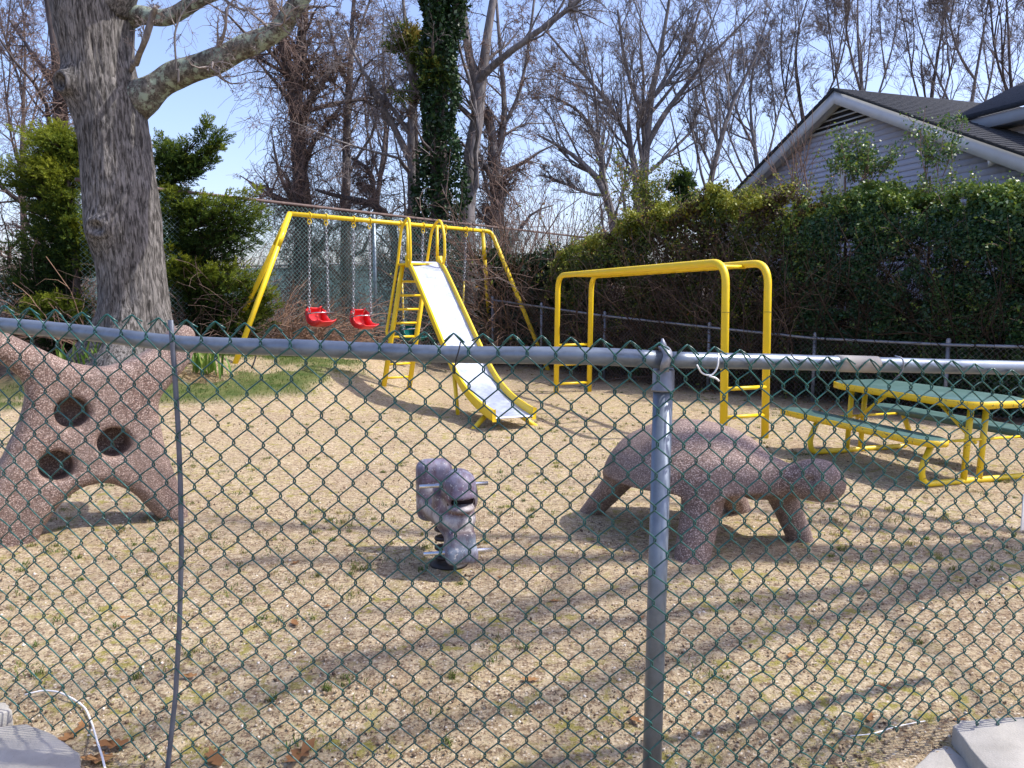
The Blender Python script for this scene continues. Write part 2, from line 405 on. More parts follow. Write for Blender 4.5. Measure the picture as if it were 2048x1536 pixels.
# ------------------------------------------------------------------ ground
def lawn_mask(x, y):
    e = (fbm(x * .8, y * .8, 0, 31, 3) - .5) * 1.3
    yb = 10.45 - .7 * S(-4.2, -6.5, x) + .35 * S(-4.0, -3.0, x)
    p = S(.40, .56, fbm(x * 1.5, y * 1.5, 0, 91, 3))
    return S(-.12, .22, (y - yb) + .6 * e) * S(.3, -.3, x + 2.75 + e) * (.15 + .85 * p)
def litter_mask(x, y):
    # woodland floor behind the fences and a strip under the hedge
    e = (fbm(x * .7, y * .7, 0, 77, 3) - .5) * 1.6
    b = (y - (13.9 + (x + 5.8) * 1.31)) / 1.65           # behind the tall fence line
    r = (x * .744 + y * .668 - 11.25)                     # towards the hedge fence line
    return np.maximum(S(-1.6, .3, b + e * .8), S(-1.3, .2, r + e))
def axis(lo, hi, st, far, k=1.16):
    a = list(np.arange(lo, hi + 1e-6, st)); s = st
    while a[-1] < far: s *= k; a.append(a[-1] + s)
    s = st; b = []
    v = lo
    while v > -far: s *= k; v -= s; b.append(v)
    return np.array(b[::-1] + a)
xs = axis(-7.5, 9, .085, 700); ys = axis(1.0, 22, .085, 900); ys = ys[ys > -40]
GX, GY = np.meshgrid(xs, ys, indexing='ij')
GZ = gz(GX, GY)
near = S(20, 9, GY) * S(12, 8, np.abs(GX))
GZ = GZ + near * (.022 * (fbm(GX * 3.2, GY * 3.2, 0, 9, 3) - .5) + .012 * (vn(GX * 11, GY * 11, 0, 4) - .5))
LM = lawn_mask(GX, GY); LT = litter_mask(GX, GY)
GZ = GZ + LM * .04
nx, ny = GX.shape
i = np.arange(nx - 1)[:, None]; j = np.arange(ny - 1)[None]
gm = MB(); gm.quads(np.stack([GX, GY, GZ], -1), np.stack([i * ny + j, (i + 1) * ny + j, (i + 1) * ny + j + 1, i * ny + j + 1], -1))

m, nt, bs = newmat('sandy_ground'); v = coords(nt)
big = ramp(nt, noise(nt, 1.1, 6, .65, vec=v), [(.36, 0.0), (.64, 1.0)])
c = mixc(nt, big, (.37, .272, .155), (.53, .42, .255))
dk = ramp(nt, noise(nt, .62, 5, .65, vec=v, dist=.5), [(.49, 0.0), (.62, .75)])
c = mixc(nt, dk, c, (.29, .20, .125))
# crumbs and grains at three sizes
g1n = ramp(nt, noise(nt, 17, 6, .75, vec=v), [(.38, 0.0), (.50, .35), (.62, .9)])
c = mixc(nt, g1n, c, (.62, .515, .34))
g2n = ramp(nt, noise(nt, 30, 5, .8, vec=v, dist=.4), [(.50, 0.0), (.57, .85)])
c = mixc(nt, g2n, c, (.155, .10, .065))
vo = N(nt, 'ShaderNodeTexVoronoi', Scale=70.0); nt.links.new(v, vo.inputs['Vector'])
sc_ = N(nt, 'ShaderNodeSeparateColor'); nt.links.new(vo.outputs['Color'], sc_.inputs[0])
peb = ramp(nt, sc_.outputs[0], [(.0, (.06, .038, .026)), (.22, (.22, .14, .085)), (.55, (.48, .36, .225)), (.85, (.68, .56, .40)), (1, (.85, .77, .62))])
pf = ramp(nt, vo.outputs['Distance'], [(.22, .85), (.5, 0.0)])
c = mixc(nt, pf, c, peb)
# thin moss and winter grass in small clumps
ms = ramp(nt, noise(nt, 1.1, 4, .6, vec=v), [(.38, 0.0), (.55, 1.0)])
ms2 = ramp(nt, noise(nt, 9, 6, .75, vec=v), [(.53, 0.0), (.60, .85)])
mm = N(nt, 'ShaderNodeMath', operation='MULTIPLY'); nt.links.new(ms, mm.inputs[0]); nt.links.new(ms2, mm.inputs[1])
c = mixc(nt, mm.outputs[0], c, (.30, .27, .055))
al = N(nt, 'ShaderNodeAttribute', attribute_name='lawn'); lt_ = N(nt, 'ShaderNodeAttribute', attribute_name='litter')
gcol = mixc(nt, ramp(nt, noise(nt, 5, 5, .7, vec=v), [(.35, 0.0), (.7, 1.0)]), (.060, .095, .022), (.16, .165, .06))
c = mixc(nt, al.outputs['Fac'], c, gcol)
lcol = mixc(nt, ramp(nt, noise(nt, 12, 6, .75, vec=v), [(.4, 0.0), (.62, 1.0)]), (.055, .038, .026), (.20, .135, .085))
c = mixc(nt, lt_.outputs['Fac'], c, lcol)
nt.links.new(c, bs.inputs['Base Color']); bs.inputs['Roughness'].default_value = .95; bs.inputs['Specular IOR Level'].default_value = .15
b1 = bumpn(nt, bs, noise(nt, 55, 6, .75, vec=v), 1.0, .02)
iv = N(nt, 'ShaderNodeMath', operation='SUBTRACT'); iv.inputs[0].default_value = 1; nt.links.new(vo.outputs['Distance'], iv.inputs[1])
bumpn(nt, bs, iv.outputs[0], .55, .006, b1)
go = gm.build('ground', m, None, 'structure', True)
for nm, arr in (('lawn', LM), ('litter', LT)):
    a = go.data.attributes.new(nm, 'FLOAT', 'POINT'); a.data.foreach_set('value', arr.astype(np.float32).ravel())
tag(go, 'bare sandy playground soil with thin grass, leaf litter and a lawn edge', 'ground')

RNG = np.random.default_rng(7)
def gnd(P, lift=0.0):
    P[:, 2] = gz(P[:, 0], P[:, 1]) + lift
    return P
def rotm(rng, n):
    q = rng.normal(size=(n, 4)); q /= np.linalg.norm(q, axis=1)[:, None]
    w, x, y, z = q.T
    return np.stack([np.stack([1 - 2 * (y * y + z * z), 2 * (x * y - z * w), 2 * (x * z + y * w)], -1),
                     np.stack([2 * (x * y + z * w), 1 - 2 * (x * x + z * z), 2 * (y * z - x * w)], -1),
                     np.stack([2 * (x * z - y * w), 2 * (y * z + x * w), 1 - 2 * (x * x + y * y)], -1)], -2)
# fan-shaped sampling so that density follows the picture
def fan(rng, n, y0, y1, pw=1.0, half=.72):
    y = y0 * (y1 / y0) ** (rng.random(n) ** pw); x = (rng.random(n) * 2 - 1) * half * y
    return np.stack([x, y, 0 * x], 1)
# gravel: octahedra
n = 26000; P = gnd(fan(RNG, n, 2.0, 10.0, 1.0), .002)
keep = (lawn_mask(P[:, 0], P[:, 1]) < .3) & (litter_mask(P[:, 0], P[:, 1]) < .6); P = P[keep]; n = len(P)
oc = np.array([(1, 0, 0), (-1, 0, 0), (0, 1, 0), (0, -1, 0), (0, 0, .6), (0, 0, -.6)], float)
of = np.array([(0, 2, 4), (2, 1, 4), (1, 3, 4), (3, 0, 4), (2, 0, 5), (1, 2, 5), (3, 1, 5), (0, 3, 5)])
s = (.0028 + .0075 * RNG.random(n) ** 4) * (.8 + .06 * P[:, 1])
V = P[:, None] + np.einsum('nij,kj->nki', rotm(RNG, n), oc) * s[:, None, None]
mb = MB(); mb.tris(V, (np.arange(n) * 6)[:, None, None] + of[None])
tag(mb.build('gravel', STONEL, None, 'stuff', tint=np.repeat(np.clip(RNG.normal(.45, .34, n), 0, 1), 8)), 'scattered pale pebbles lying in the sand', 'gravel')

def blades(rng, P, h, spread, w, tint, lean=.6, name='grass', mat=None, label=None, parent=None, cat='grass'):
    n = len(P); a = rng.random(n) * 2 * math.pi; L = h * (.5 + rng.random(n))
    d = np.stack([np.cos(a), np.sin(a), 0 * a], 1); ln = lean * (.3 + rng.random(n))
    sd = np.stack([-np.sin(a), np.cos(a), 0 * a], 1) * (w / 2)
    up = np.array([0, 0, 1.0])
    mid = P + up * (L * .6)[:, None] + d * (L * ln * .3)[:, None]; tip = P + up * (L * (1 - .25 * ln))[:, None] + d * (L * ln)[:, None]
    V = np.stack([P - sd, P + sd, mid + sd * .8, mid - sd * .8, tip], 1)
    mb = MB(); b = (np.arange(n) * 5)[:, None]
    mb.quads(V.reshape(-1, 3), b + np.array([0, 1, 2, 3])); mb.Ft.append(b + np.array([3, 2, 4]))
    o = mb.build(name, mat or GRASSL, parent, 'stuff', tint=np.concatenate([tint, tint]))
    if label and parent is None: tag(o, label, cat)
    return o
# grass tufts: green ones and straw ones
c0 = fan(RNG, 2600, 2.8, 13, .6)
dens = fbm(c0[:, 0] * .8, c0[:, 1] * .8, 0, 21, 3)
c0 = c0[(dens > .47) & (lawn_mask(c0[:, 0], c0[:, 1]) < .5)][:800]
px_t = [(655, 1380), (690, 1362), (720, 1110), (920, 1170), (985, 1285), (1045, 1300), (990, 1325), (905, 1355), (845, 1415), (890, 1490), (1080, 860), (690, 1385), (1405, 1335), (190, 1225), (545, 1400), (20, 1190), (125, 1105), (610, 1490), (1440, 1360), (1000, 945), (975, 955), (1100, 1185), (1840, 1290), (1980, 1140), (700, 1150), (460, 1185), (1480, 1205), (1880, 1120), (1500, 1055), (1520, 1040), (240, 1060), (330, 1045), (60, 1200), (1320, 1175)]
ex = np.array([ong(*q) for q in px_t])
C = np.concatenate([c0, ex]); k = 26
sg = .010 + .045 * RNG.random(len(C)) ** 2.5
P = np.repeat(C, k, 0); P[:, :2] += RNG.normal(size=(len(P), 2)) * np.repeat(sg, k)[:, None]; gnd(P, -.004)
tt = np.repeat(np.clip(RNG.normal(.66, .2, len(C)), 0, 1), k); tt[-len(ex) * k:] = .5
blades(RNG, P, .024, .03, .0050, np.clip(tt + RNG.normal(0, .14, len(P)), 0, 1), 1.0, 'grass_tufts', label='small green grass tufts dotted over the bare sand')
# straw, fine dead grass lying flat
n = 12000; P = fan(RNG, n, 2.1, 15, .9); P = P[(fbm(P[:, 0] * 1.3, P[:, 1] * 1.3, 0, 55, 3) > .44)]; gnd(P, .003); n = len(P)
a = RNG.normal(0, .7, n); L = .010 + .030 * RNG.random(n); d = np.stack([np.cos(a), np.sin(a), RNG.random(n) * .25], 1) * L[:, None]
sd = np.stack([-np.sin(a), np.cos(a), 0 * a], 1) * .0011
mb = MB(); mb.quads(np.stack([P - sd, P + sd, P + d + sd * .4, P + d - sd * .4], 1), (np.arange(n) * 4)[:, None] + np.arange(4))
tag(mb.build('dead_grass', STRAWL, None, 'stuff', tint=RNG.random(n)), 'flat straw and dead grass stems on the sand', 'straw')
# lawn
n = 42000; P = np.stack([RNG.uniform(-10, -2, n), RNG.uniform(9, 15.5, n), np.zeros(n)], 1)
lm = lawn_mask(P[:, 0], P[:, 1]); P = P[(RNG.random(n) < lm) & (litter_mask(P[:, 0], P[:, 1]) < .5)]; gnd(P, .03); n = len(P)
tl = np.clip(.22 + 1.1 * (fbm(P[:, 0] * 1.5, P[:, 1] * 1.5, 0, 3, 3) - .3) + RNG.normal(0, .15, n), 0, 1)
blades(RNG, P, .034, .03, .009, tl, 1.0, 'lawn_grass', label='short green lawn grass around the big oak')
# leaf litter under the hedge and behind the fence
n = 20000; P = np.stack([RNG.uniform(-9, 8, n), RNG.uniform(7, 22, n), np.zeros(n)], 1); P = P[(RNG.random(n) < litter_mask(P[:, 0], P[:, 1]))]; gnd(P, .012); n = len(P)
R = rotm(RNG, n); q = np.array([(-1, 0, 0), (0, -.6, 0), (1, 0, .2), (0, .6, 0)], float) * .032
V = P[:, None] + np.einsum('nij,kj->nki', R, q) * np.array([1, 1, .45])
mb = MB(); mb.quads(V, (np.arange(n) * 4)[:, None] + np.arange(4))
tag(mb.build('leaf_litter', DRYL, None, 'stuff', tint=RNG.random(n) ** 1.4), 'brown leaf litter under the hedge and along the tall fence', 'leaf litter')
# single dry leaves that can be counted
def dry_leaf(p, size, rz):
    rng = np.random.default_rng(int(p[0] * 1000) % 9973)
    out = [(-1, 0), (-.55, .3), (-.35, .18), (0, .5), (.18, .25), (.5, .36), (.6, .12), (1, 0), (.6, -.12), (.5, -.36), (.18, -.25), (0, -.5), (-.35, -.18), (-.55, -.3)]
    c, s_ = math.cos(rz), math.sin(rz); V = [(0, 0, .05 * size)]
    for x, y in out:
        z = .12 + .25 * abs(y) + .18 * x * x + rng.normal(0, .05); x *= size; y *= size
        V.append((x * c - y * s_, x * s_ + y * c, z * size * .9))
    V = np.array(V) + np.array([p[0], p[1], p[2] + .004]); k = len(out)
    mb = MB(); mb.tris(V, [(0, 1 + q, 1 + (q + 1) % k) for q in range(k)])
    return mb.build('dry_leaf', DRYL, None, tint=np.full(k, .35 + .4 * rng.random()))
LEAVES = [(1108, 1206, .05, 'round brown dead leaf on open sand between the rider and the post'), (1770, 1377, .045, 'small dead leaf near the thin pale wire'), (590, 1128, .05, 'dead leaf lying on the sand level with the spring rider base'), (255, 1240, .055, 'dead leaf on the sand in front of the climbing form'), (590, 1250, .06, 'large curled dead leaf on the open sand left of the rider'), (1740, 1443, .05, 'dead leaf just above the thin pale wire'), (380, 1357, .06, 'dead leaf touching the sand beside the tension bar'), (165, 1456, .05, 'dead leaf under the loop of the bent white wire'), (1285, 1238, .03, 'tiny dead leaf beside the grey fence post'), (1060, 1365, .055, 'broad tan dead leaf in the open sand'), (1000, 1157, .03, 'tiny dead leaf close to the spring rider'), (1580, 1315, .04, 'dead leaf in the sand in front of the turtle'), (655, 1215, .035, 'small reddish dead leaf on bare sand'), (1480, 1300, .03, 'tiny dead leaf in front of the turtle near the post'), (600, 1520, .11, 'big brown dead leaf caught at the foot of the fence'), (230, 1500, .10, 'big dead leaf between the white wire and the tension bar'), (430, 1525, .10, 'big dead leaf at the fence foot right of the tension bar'), (140, 1480, .08, 'dead leaf tucked against the pale concrete block'), (200, 1525, .09, 'dead leaf under the white wire at the fence foot'), (1270, 1445, .05, 'dead leaf at the foot of the grey fence post'), (2010, 945, .05, 'dead leaf under the picnic table frame'), (1920, 1445, .04, 'dead leaf at the edge of the raised concrete slab')]
for q, (a, b, s_, lab) in enumerate(LEAVES): tag(dry_leaf(ong(a, b), s_ * .72, q * 2.1), lab, 'leaf', 'dead leaves on the sand')
# ------------------------------------------------------------------ house behind the hedge
HU = np.array([-.309, .951, 0]); HN = np.array([-.951, -.309, 0])          # along the gable wall (away), out of it
HP = at(1668, 176, 16.0); PKZ = HP[2]; HB = np.array([HP[0], HP[1], 0.0]) - HN * .28
SLOPE = math.tan(math.radians(25.3)); HALF = 4.62; EAVE = PKZ - HALF * SLOPE
def hw(s, z, out=0.0): return HB + HU * s + HN * out + np.array([0, 0, z])
house = empty('house', HB + np.array([2, .6, 0]), 'lavender sided house with white trimmed gable rising behind the hedge', 'house')
mb = MB()
DEP = 9.0
V = [hw(-HALF, -.1), hw(HALF, -.1), hw(HALF, EAVE - .12), hw(0, PKZ - .14), hw(-HALF, EAVE - .12)]
V2 = [v - HN * DEP for v in V]
mb.poly(V + V2, [(0, 1, 2, 3, 4), (9, 8, 7, 6, 5), (0, 4, 9, 5), (1, 6, 7, 2), (0, 5, 6, 1), (2, 7, 8, 3), (3, 8, 9, 4)])
wall = mb.build('wall', SIDING, house)
# lap siding, one board per row
VZ = PKZ - .72                      # bottom of the gable vent
BH = .108; z = 2.1; vent_half = (PKZ - .16 - VZ) / SLOPE
while z < VZ:
    z2 = min(z + BH, VZ); sm = min(HALF, (PKZ - .14 - z) / SLOPE); s2 = min(HALF, (PKZ - .14 - z2) / SLOPE)
    a, b, c, d = hw(-sm, z, .020), hw(sm, z, .020), hw(s2, z2, .006), hw(-s2, z2, .006)
    a0, b0, c0_, d0 = [hw(q, w, .001) for q, w in ((-sm, z), (sm, z), (s2, z2), (-s2, z2))]
    mb = MB(); mb.poly([a, b, c, d, a0, b0, c0_, d0], [(0, 3, 2, 1), (0, 1, 5, 4), (3, 7, 6, 2), (1, 2, 6, 5), (0, 4, 7, 3)])
    mb.build('siding_board', SIDING, house); z = z2
# gable vent with louvres
vent = MB(); zt = PKZ - .16
vent.poly([hw(-vent_half, VZ, .008), hw(vent_half, VZ, .008), hw(0, zt, .008)], [(0, 2, 1)])
vent = vent.build('gable_vent', DARK, house)
mb = MB(); mb.bar(hw(-vent_half - .02, VZ - .02, .03), hw(vent_half + .02, VZ - .02, .03), .05, .06); mb.build('vent_sill', TRIM, vent)
k = 0; z = VZ + .09
while z < zt - .08:
    sm = (zt - z) / SLOPE - .03
    mb = MB(); mb.box(hw(0, z, .035), HU * sm, HN * .03 + np.array([0, 0, -.018]), np.array([0, 0, .008]) + HN * .004); mb.build('louvre', TRIM, vent); z += .105; k += 1
# rake boards, roof planes
SHIN, nt, bs = newmat('roof_shingle'); v = coords(nt)
br = N(nt, 'ShaderNodeTexNoise', Scale=16.0, Detail=6.0, Roughness=.75); mp = N(nt, 'ShaderNodeMapping'); mp.inputs['Scale'].default_value = (1, 1, 2.6)
nt.links.new(v, mp.inputs['Vector']); nt.links.new(mp.outputs[0], br.inputs['Vector'])
nt.links.new(ramp(nt, br.outputs['Fac'], [(.3, (.012, .015, .020)), (.5, (.026, .031, .040)), (.7, (.055, .062, .074))]), bs.inputs['Base Color'])
bs.inputs['Roughness'].default_value = .85; bumpn(nt, bs, br.outputs['Fac'], .6, .02)
for sg in (-1, 1):
    L = HALF + .35
    pk = lambda s, o, dz=0.0: hw(sg * s, PKZ - s * SLOPE + dz, o)
    mb = MB(); V = [pk(0, .30), pk(L, .30), pk(L, -DEP), pk(0, -DEP), pk(0, .30, -.05), pk(L, .30, -.05), pk(L, -DEP, -.05), pk(0, -DEP, -.05)]
    mb.poly(V, [(0, 1, 2, 3), (4, 7, 6, 5), (0, 4, 5, 1), (1, 5, 6, 2), (2, 6, 7, 3)])
    rf = mb.build('roof', SHIN, house)
    # shingle courses
    s0 = .0
    while s0 < L - .02:
        s1 = min(s0 + .14, L); mb = MB()
        V = [pk(s0, .31, .004), pk(s1, .31, .016), pk(s1, -DEP + .1, .016), pk(s0, -DEP + .1, .004), pk(s1, .31, -.002), pk(s1, -DEP + .1, -.002)]
        mb.poly(V, [(0, 1, 2, 3), (1, 4, 5, 2), (0, 4, 1)]); mb.build('shingle_course', SHIN, rf); s0 = s1
    mb = MB(); V = [pk(0, .27, -.055), pk(L, .27, -.055), pk(L, .27, -.30), pk(0, .27, -.30)]
    V += [v_ - HN * .04 for v_ in V]
    mb.poly(V, [(0, 3, 2, 1), (4, 5, 6, 7), (0, 1, 5, 4), (3, 7, 6, 2), (1, 2, 6, 5)]); mb.build('rake_board', TRIM, house)
    mb = MB(); V = [pk(0, .27, -.26), pk(L, .27, -.26), pk(L, .02, -.26), pk(0, .02, -.26)]; mb.poly(V, [(0, 1, 2, 3)]); mb.build('soffit', TRIM, house)
    mb = MB(); mb.box(hw(sg * (HALF - .02), (EAVE - .35) / 2 + .2, .03), HU * .07, HN * .03, np.array([0, 0, (EAVE - .75) / 2])); mb.build('corner_board', TRIM, house)
    mb = MB(); mb.box(hw(sg * (HALF - .06), EAVE - .32, .13), HU * .24, HN * .14, np.array([0, 0, .20])); mb.build('eave_return', TRIM, house, bevel=.006)
# raised wing: its eave runs level, parallel to the gable wall, above the right slope
WB = at(1915, 236, 14.5); WL = 9.0
def ww(s, z, out=0.0): return WB - HU * s + HN * out + np.array([0, 0, z])
mb = MB(); V = [ww(.35, -2.2, -.45), ww(WL, -2.2, -.45), ww(WL, -.05, -.45), ww(.35, -.05, -.45)]; V += [q - HN * 4 for q in V]
mb.poly(V, [(0, 3, 2, 1), (0, 1, 5, 4), (1, 2, 6, 5), (2, 3, 7, 6), (0, 4, 7, 3), (4, 5, 6, 7)]); mb.build('upper_wall', SIDING, house)
z = -2.1
while z < -.3:
    mb = MB(); a, b, c, d = ww(.34, z, -.43), ww(WL, z, -.43), ww(WL, z + BH, -.444), ww(.34, z + BH, -.444)
    mb.poly([a, b, c, d, a - HN * .018, b - HN * .018], [(0, 1, 2, 3), (0, 4, 5, 1)]); mb.build('siding_board', SIDING, house); z += BH
mb = MB(); V = [ww(-.12, .0, .05), ww(WL, .0, .05), ww(WL, 2.0, -4.2), ww(-.12, 2.0, -4.2)]; V += [q - np.array([0, 0, .09]) for q in V]
mb.poly(V, [(0, 1, 2, 3), (4, 7, 6, 5), (0, 4, 5, 1), (0, 3, 7, 4), (1, 5, 6, 2)]); mb.build('upper_roof', SHIN, house)
mb = MB(); V = [ww(-.05, -.095, .0), ww(WL, -.095, .0), ww(WL, -.30, .0), ww(-.05, -.30, .0)]; V += [q - HN * .44 for q in V]
mb.poly(V, [(0, 1, 2, 3), (4, 7, 6, 5), (0, 4, 5, 1), (3, 2, 6, 7), (0, 3, 7, 4)]); mb.build('upper_fascia', TRIM, house)
# gooseneck pipe and twin flood light on the wall
p = onplane(1684, 330, hw(0, 0, .08), HN)
mb = MB(); mb.tube(bend([p + [0, 0, -.9], p + [0, 0, .30], p + [0, 0, .52] - HU * .16, p + [0, 0, .46] - HU * .28], .18, 8), .07, 14); mb.build('vent_pipe', WHITEP, house, smooth=True)
p = onplane(2012, 318, hw(0, 0, .03), HN)
mb = MB(); mb.lathe([(0, -.03), (.09, -.03), (.09, .03), (.05, .05), (0, .05)], p, 16, np.stack([HU, [0, 0, 1], HN], 1)); ls = mb.build('flood_light', WHITEP, house, smooth=True)
for sg in (-1, 1):
    d = HN * .6 - HU * sg * .75 + np.array([0, 0, -.2]); d /= np.linalg.norm(d); q = p + HN * .05
    R = np.stack([np.cross(d, [0, 0, 1]), np.cross(np.cross(d, [0, 0, 1]), d), d], 1)
    mb = MB(); mb.lathe([(0, .04), (.025, .04), (.03, .10), (.065, .18), (.07, .21), (.055, .215), (0, .19)], q, 14, R); mb.build('lamp_head', WHITEP, ls, smooth=True)
# ------------------------------------------------------------------ chain link
def zigzag(mb, A, B, ztop, zbot, cell, r, n=3, jit=0.0, seed=1):
    """far mesh between two posts lines: A,B ground points (2D), heights functions of t"""
    rng = np.random.default_rng(seed); A = np.asarray(A, float); B = np.asarray(B, float); L = np.linalg.norm(B - A)
    cols = int(L / (cell / 2)); P = []
    zt0, zt1 = ztop; zb0, zb1 = zbot
    rows = int(max(zt0 - zb0, zt1 - zb1) / (cell / 2))
    jx = rng.normal(0, jit, (cols + 2, rows + 1, 3))
    ks = np.arange(rows + 1)
    for c in range(cols):
        cc = np.where((c + ks) % 2 == 0, c, c + 1); t = cc / cols; f = ks / rows
        xy = A[None] + (B - A)[None] * t[:, None]; zt = zt0 + (zt1 - zt0) * t; zb = zb0 + (zb1 - zb0) * t
        p = np.stack([xy[:, 0], xy[:, 1], zt + (zb - zt) * f], 1) + jx[cc, ks]; P.append(p)
    P = np.array(P); tubes(mb, P, np.full(P.shape[:2], r), n)

# tall ball-court style fence behind the swings
TA = at(300, 376, 13.4); TB = at(1180, 476, 24.6)
tdir = (TB - TA)[:2]; TL = np.linalg.norm(tdir); tdir = tdir / TL
TA2 = TA.copy(); TA2[:2] -= tdir * 1.2; TA2[2] = TA[2]
tall = empty('tall_fence', (TA[0], TA[1], g1(TA[0], TA[1])), 'tall green chain link fence with rusty top rail behind the swing set', 'fence')
mb = MB(); mb.tube([TA2, TA, TB], .03, 10); mb.build('top_rail', RUST, tall, smooth=True)
def tp(t): return TA + (TB - TA) * t
mb = MB(); ga = g1(TA2[0], TA2[1]); gb = g1(TB[0], TB[1])
zigzag(mb, TA2[:2] + np.array([.02, -.03]), TB[:2] + np.array([.02, -.03]), (TA2[2] - .05, TB[2] - .05), (ga + .03, gb + .03), .100, .0048, 3, .004, 3)
mb.build('wire_mesh', WIREGB, tall, 'stuff')
def line_t(px):            # t on the fence line under a picture column
    r = ray(px, 600); q = r[:2] / r[1]
    M = np.array([[tdir[0], -q[0]], [tdir[1], -q[1]]]); s = np.linalg.solve(M, -TA[:2]); return s[0] / TL
for px in (300, 751, 985, 1150):
    t = line_t(px); p = tp(t); mb = MB(); mb.tube([(p[0], p[1], g1(p[0], p[1]) - .1), (p[0], p[1], p[2] - .03)], .038 if px == 751 else .03, 10); mb.build('post', GALVD if px != 751 else GALV, tall, smooth=True)
# second fence with a teal windscreen, beyond
WA = at(-40, 545, 24.0); WBb = at(1010, 520, 31.0); ws = empty('windscreen_fence', (WA[0], WA[1], g1(WA[0], WA[1])), 'far fence hung with teal windscreen cloth behind the tall fence', 'fence')
wm, nt, bs = newmat('windscreen_cloth'); v = coords(nt)
f = ramp(nt, noise(nt, 1.3, 5, .65, vec=v), [(.35, 0.0), (.7, 1.0)])
nt.links.new(mixc(nt, f, (.16, .30, .29), (.30, .44, .43)), bs.inputs['Base Color']); bs.inputs['Roughness'].default_value = .9
tr = N(nt, 'ShaderNodeBsdfTransparent'); tl_ = N(nt, 'ShaderNodeBsdfTranslucent', Color=rgb((.16, .30, .29))); m1 = N(nt, 'ShaderNodeMixShader'); m2 = N(nt, 'ShaderNodeMixShader')
m1.inputs[0].default_value = .45; nt.links.new(bs.outputs[0], m1.inputs[1]); nt.links.new(tl_.outputs[0], m1.inputs[2])
nt.links.new(ramp(nt, noise(nt, 4, 5, .7, vec=v), [(.5, .05), (.75, .5)]), m2.inputs[0]); nt.links.new(m1.outputs[0], m2.inputs[1]); nt.links.new(tr.outputs[0], m2.inputs[2])
nt.links.new(m2.outputs[0], nt.nodes['Material Output'].inputs['Surface'])
kx = 60; t = np.linspace(0, 1, kx)[:, None]; top = WA + (WBb - WA) * t; top[:, 2] -= .05 + .04 * np.abs(np.sin(t[:, 0] * 40))
top[:, 1] += .05 * np.sin(t[:, 0] * 90); bot = top.copy(); bot[:, 2] = .25 + .05 * np.sin(t[:, 0] * 33); bot[:, 1] += .05
mb = MB(); mb.quads(np.concatenate([top, bot]), [(q, q + 1, kx + q + 1, kx + q) for q in range(kx - 1)]); mb.build('windscreen', wm, ws, smooth=True)
mb = MB(); mb.tube([WA, WBb], .03, 8); mb.build('top_rail', GALVD, ws)
for t in np.linspace(0, 1, 9):
    p = WA + (WBb - WA) * t; mb = MB(); mb.tube([(p[0], p[1] + .08, -.1), (p[0], p[1] + .08, p[2])], .03, 8); mb.build('post', GALVD, ws)
# low fence in front of the hedge
LP = [at(985, 600, 16.6), at(1083, 614, 15.6), at(1210, 632, 14.3), at(1420, 655, 12.7), at(1632, 677, 11.35), at(1900, 690, 10.0), at(2300, 700, 8.6)]
low = empty('low_fence', (LP[0][0], LP[0][1], g1(LP[0][0], LP[0][1])), 'low grey chain link fence with pipe rail running along the hedge', 'fence')
mb = MB(); mb.tube(LP, .021, 10); mb.build('top_rail', GALVD, low, smooth=True)
for p in LP[:-1]:
    mb = MB(); z0 = g1(p[0], p[1]); mb.tube([(p[0], p[1] + .04, z0 - .1), (p[0], p[1] + .04, p[2] + .04)], .026, 10); po = mb.build('post', GALVD, low, smooth=True)
    mb = MB(); mb.lathe([(.03, -.03), (.032, .02), (.02, .045), (0, .05)], (p[0], p[1] + .04, p[2] + .04), 10); mb.build('post_cap', GALVD, po, smooth=True)
for q, (a, b) in enumerate(zip(LP[:-1], LP[1:])):
    mb = MB(); o = np.array([-.02, -.03]); zigzag(mb, a[:2] + o, b[:2] + o, (a[2] - .02, b[2] - .02), (g1(*a[:2]) + .03, g1(*b[:2]) + .03), .075, .0022, 3, .003, q + 11)
    mb.build('wire_mesh', WIREGREY, low, 'stuff')

# ------------------------------------------------------------------ front fence
IX = np.interp
RX = [-400, 0, 345, 700, 1000, 1265, 1330, 1550, 1856, 2048, 2400]
RYP = [604, 650, 685, 702, 709, 717, 719.5, 723.5, 732, 736, 742]
RD = [2.95, 2.62, 2.42, 2.32, 2.26, 2.21, 2.20, 2.30, 2.47, 2.60, 2.9]
def rail(px): return at(px, float(IX(px, RX, RYP)), float(IX(px, RX, RD)))
FF = rail(1322)
front = empty('chain_link_fence', (FF[0], FF[1], -.05), 'green chain link fence with grey pipe rail and post in the foreground', 'fence')
pxs = np.linspace(-380, 1322, 40); mb = MB()
RA = np.array([rail(x) for x in pxs]); RA[:, 2] += .003 * np.sin(pxs * .012); mb.tube(RA, .0255, 20)
lr = mb.build('top_rail', GALV, front, smooth=True)
pxs = np.linspace(1334, 2380, 30); mb = MB(); RB = np.array([rail(x) for x in pxs]); mb.tube(RB, .0235, 20); mb.build('top_rail', GALV, front, smooth=True)
# grey patch sleeve on the right rail
mb = MB(); mb.tube(np.array([rail(x) for x in np.linspace(1672, 1752, 5)]), .0262, 20); mb.build('rail_sleeve', simple('tan_sleeve', (.30, .28, .25), (.38, .36, .33), rough=.7), front, smooth=True)
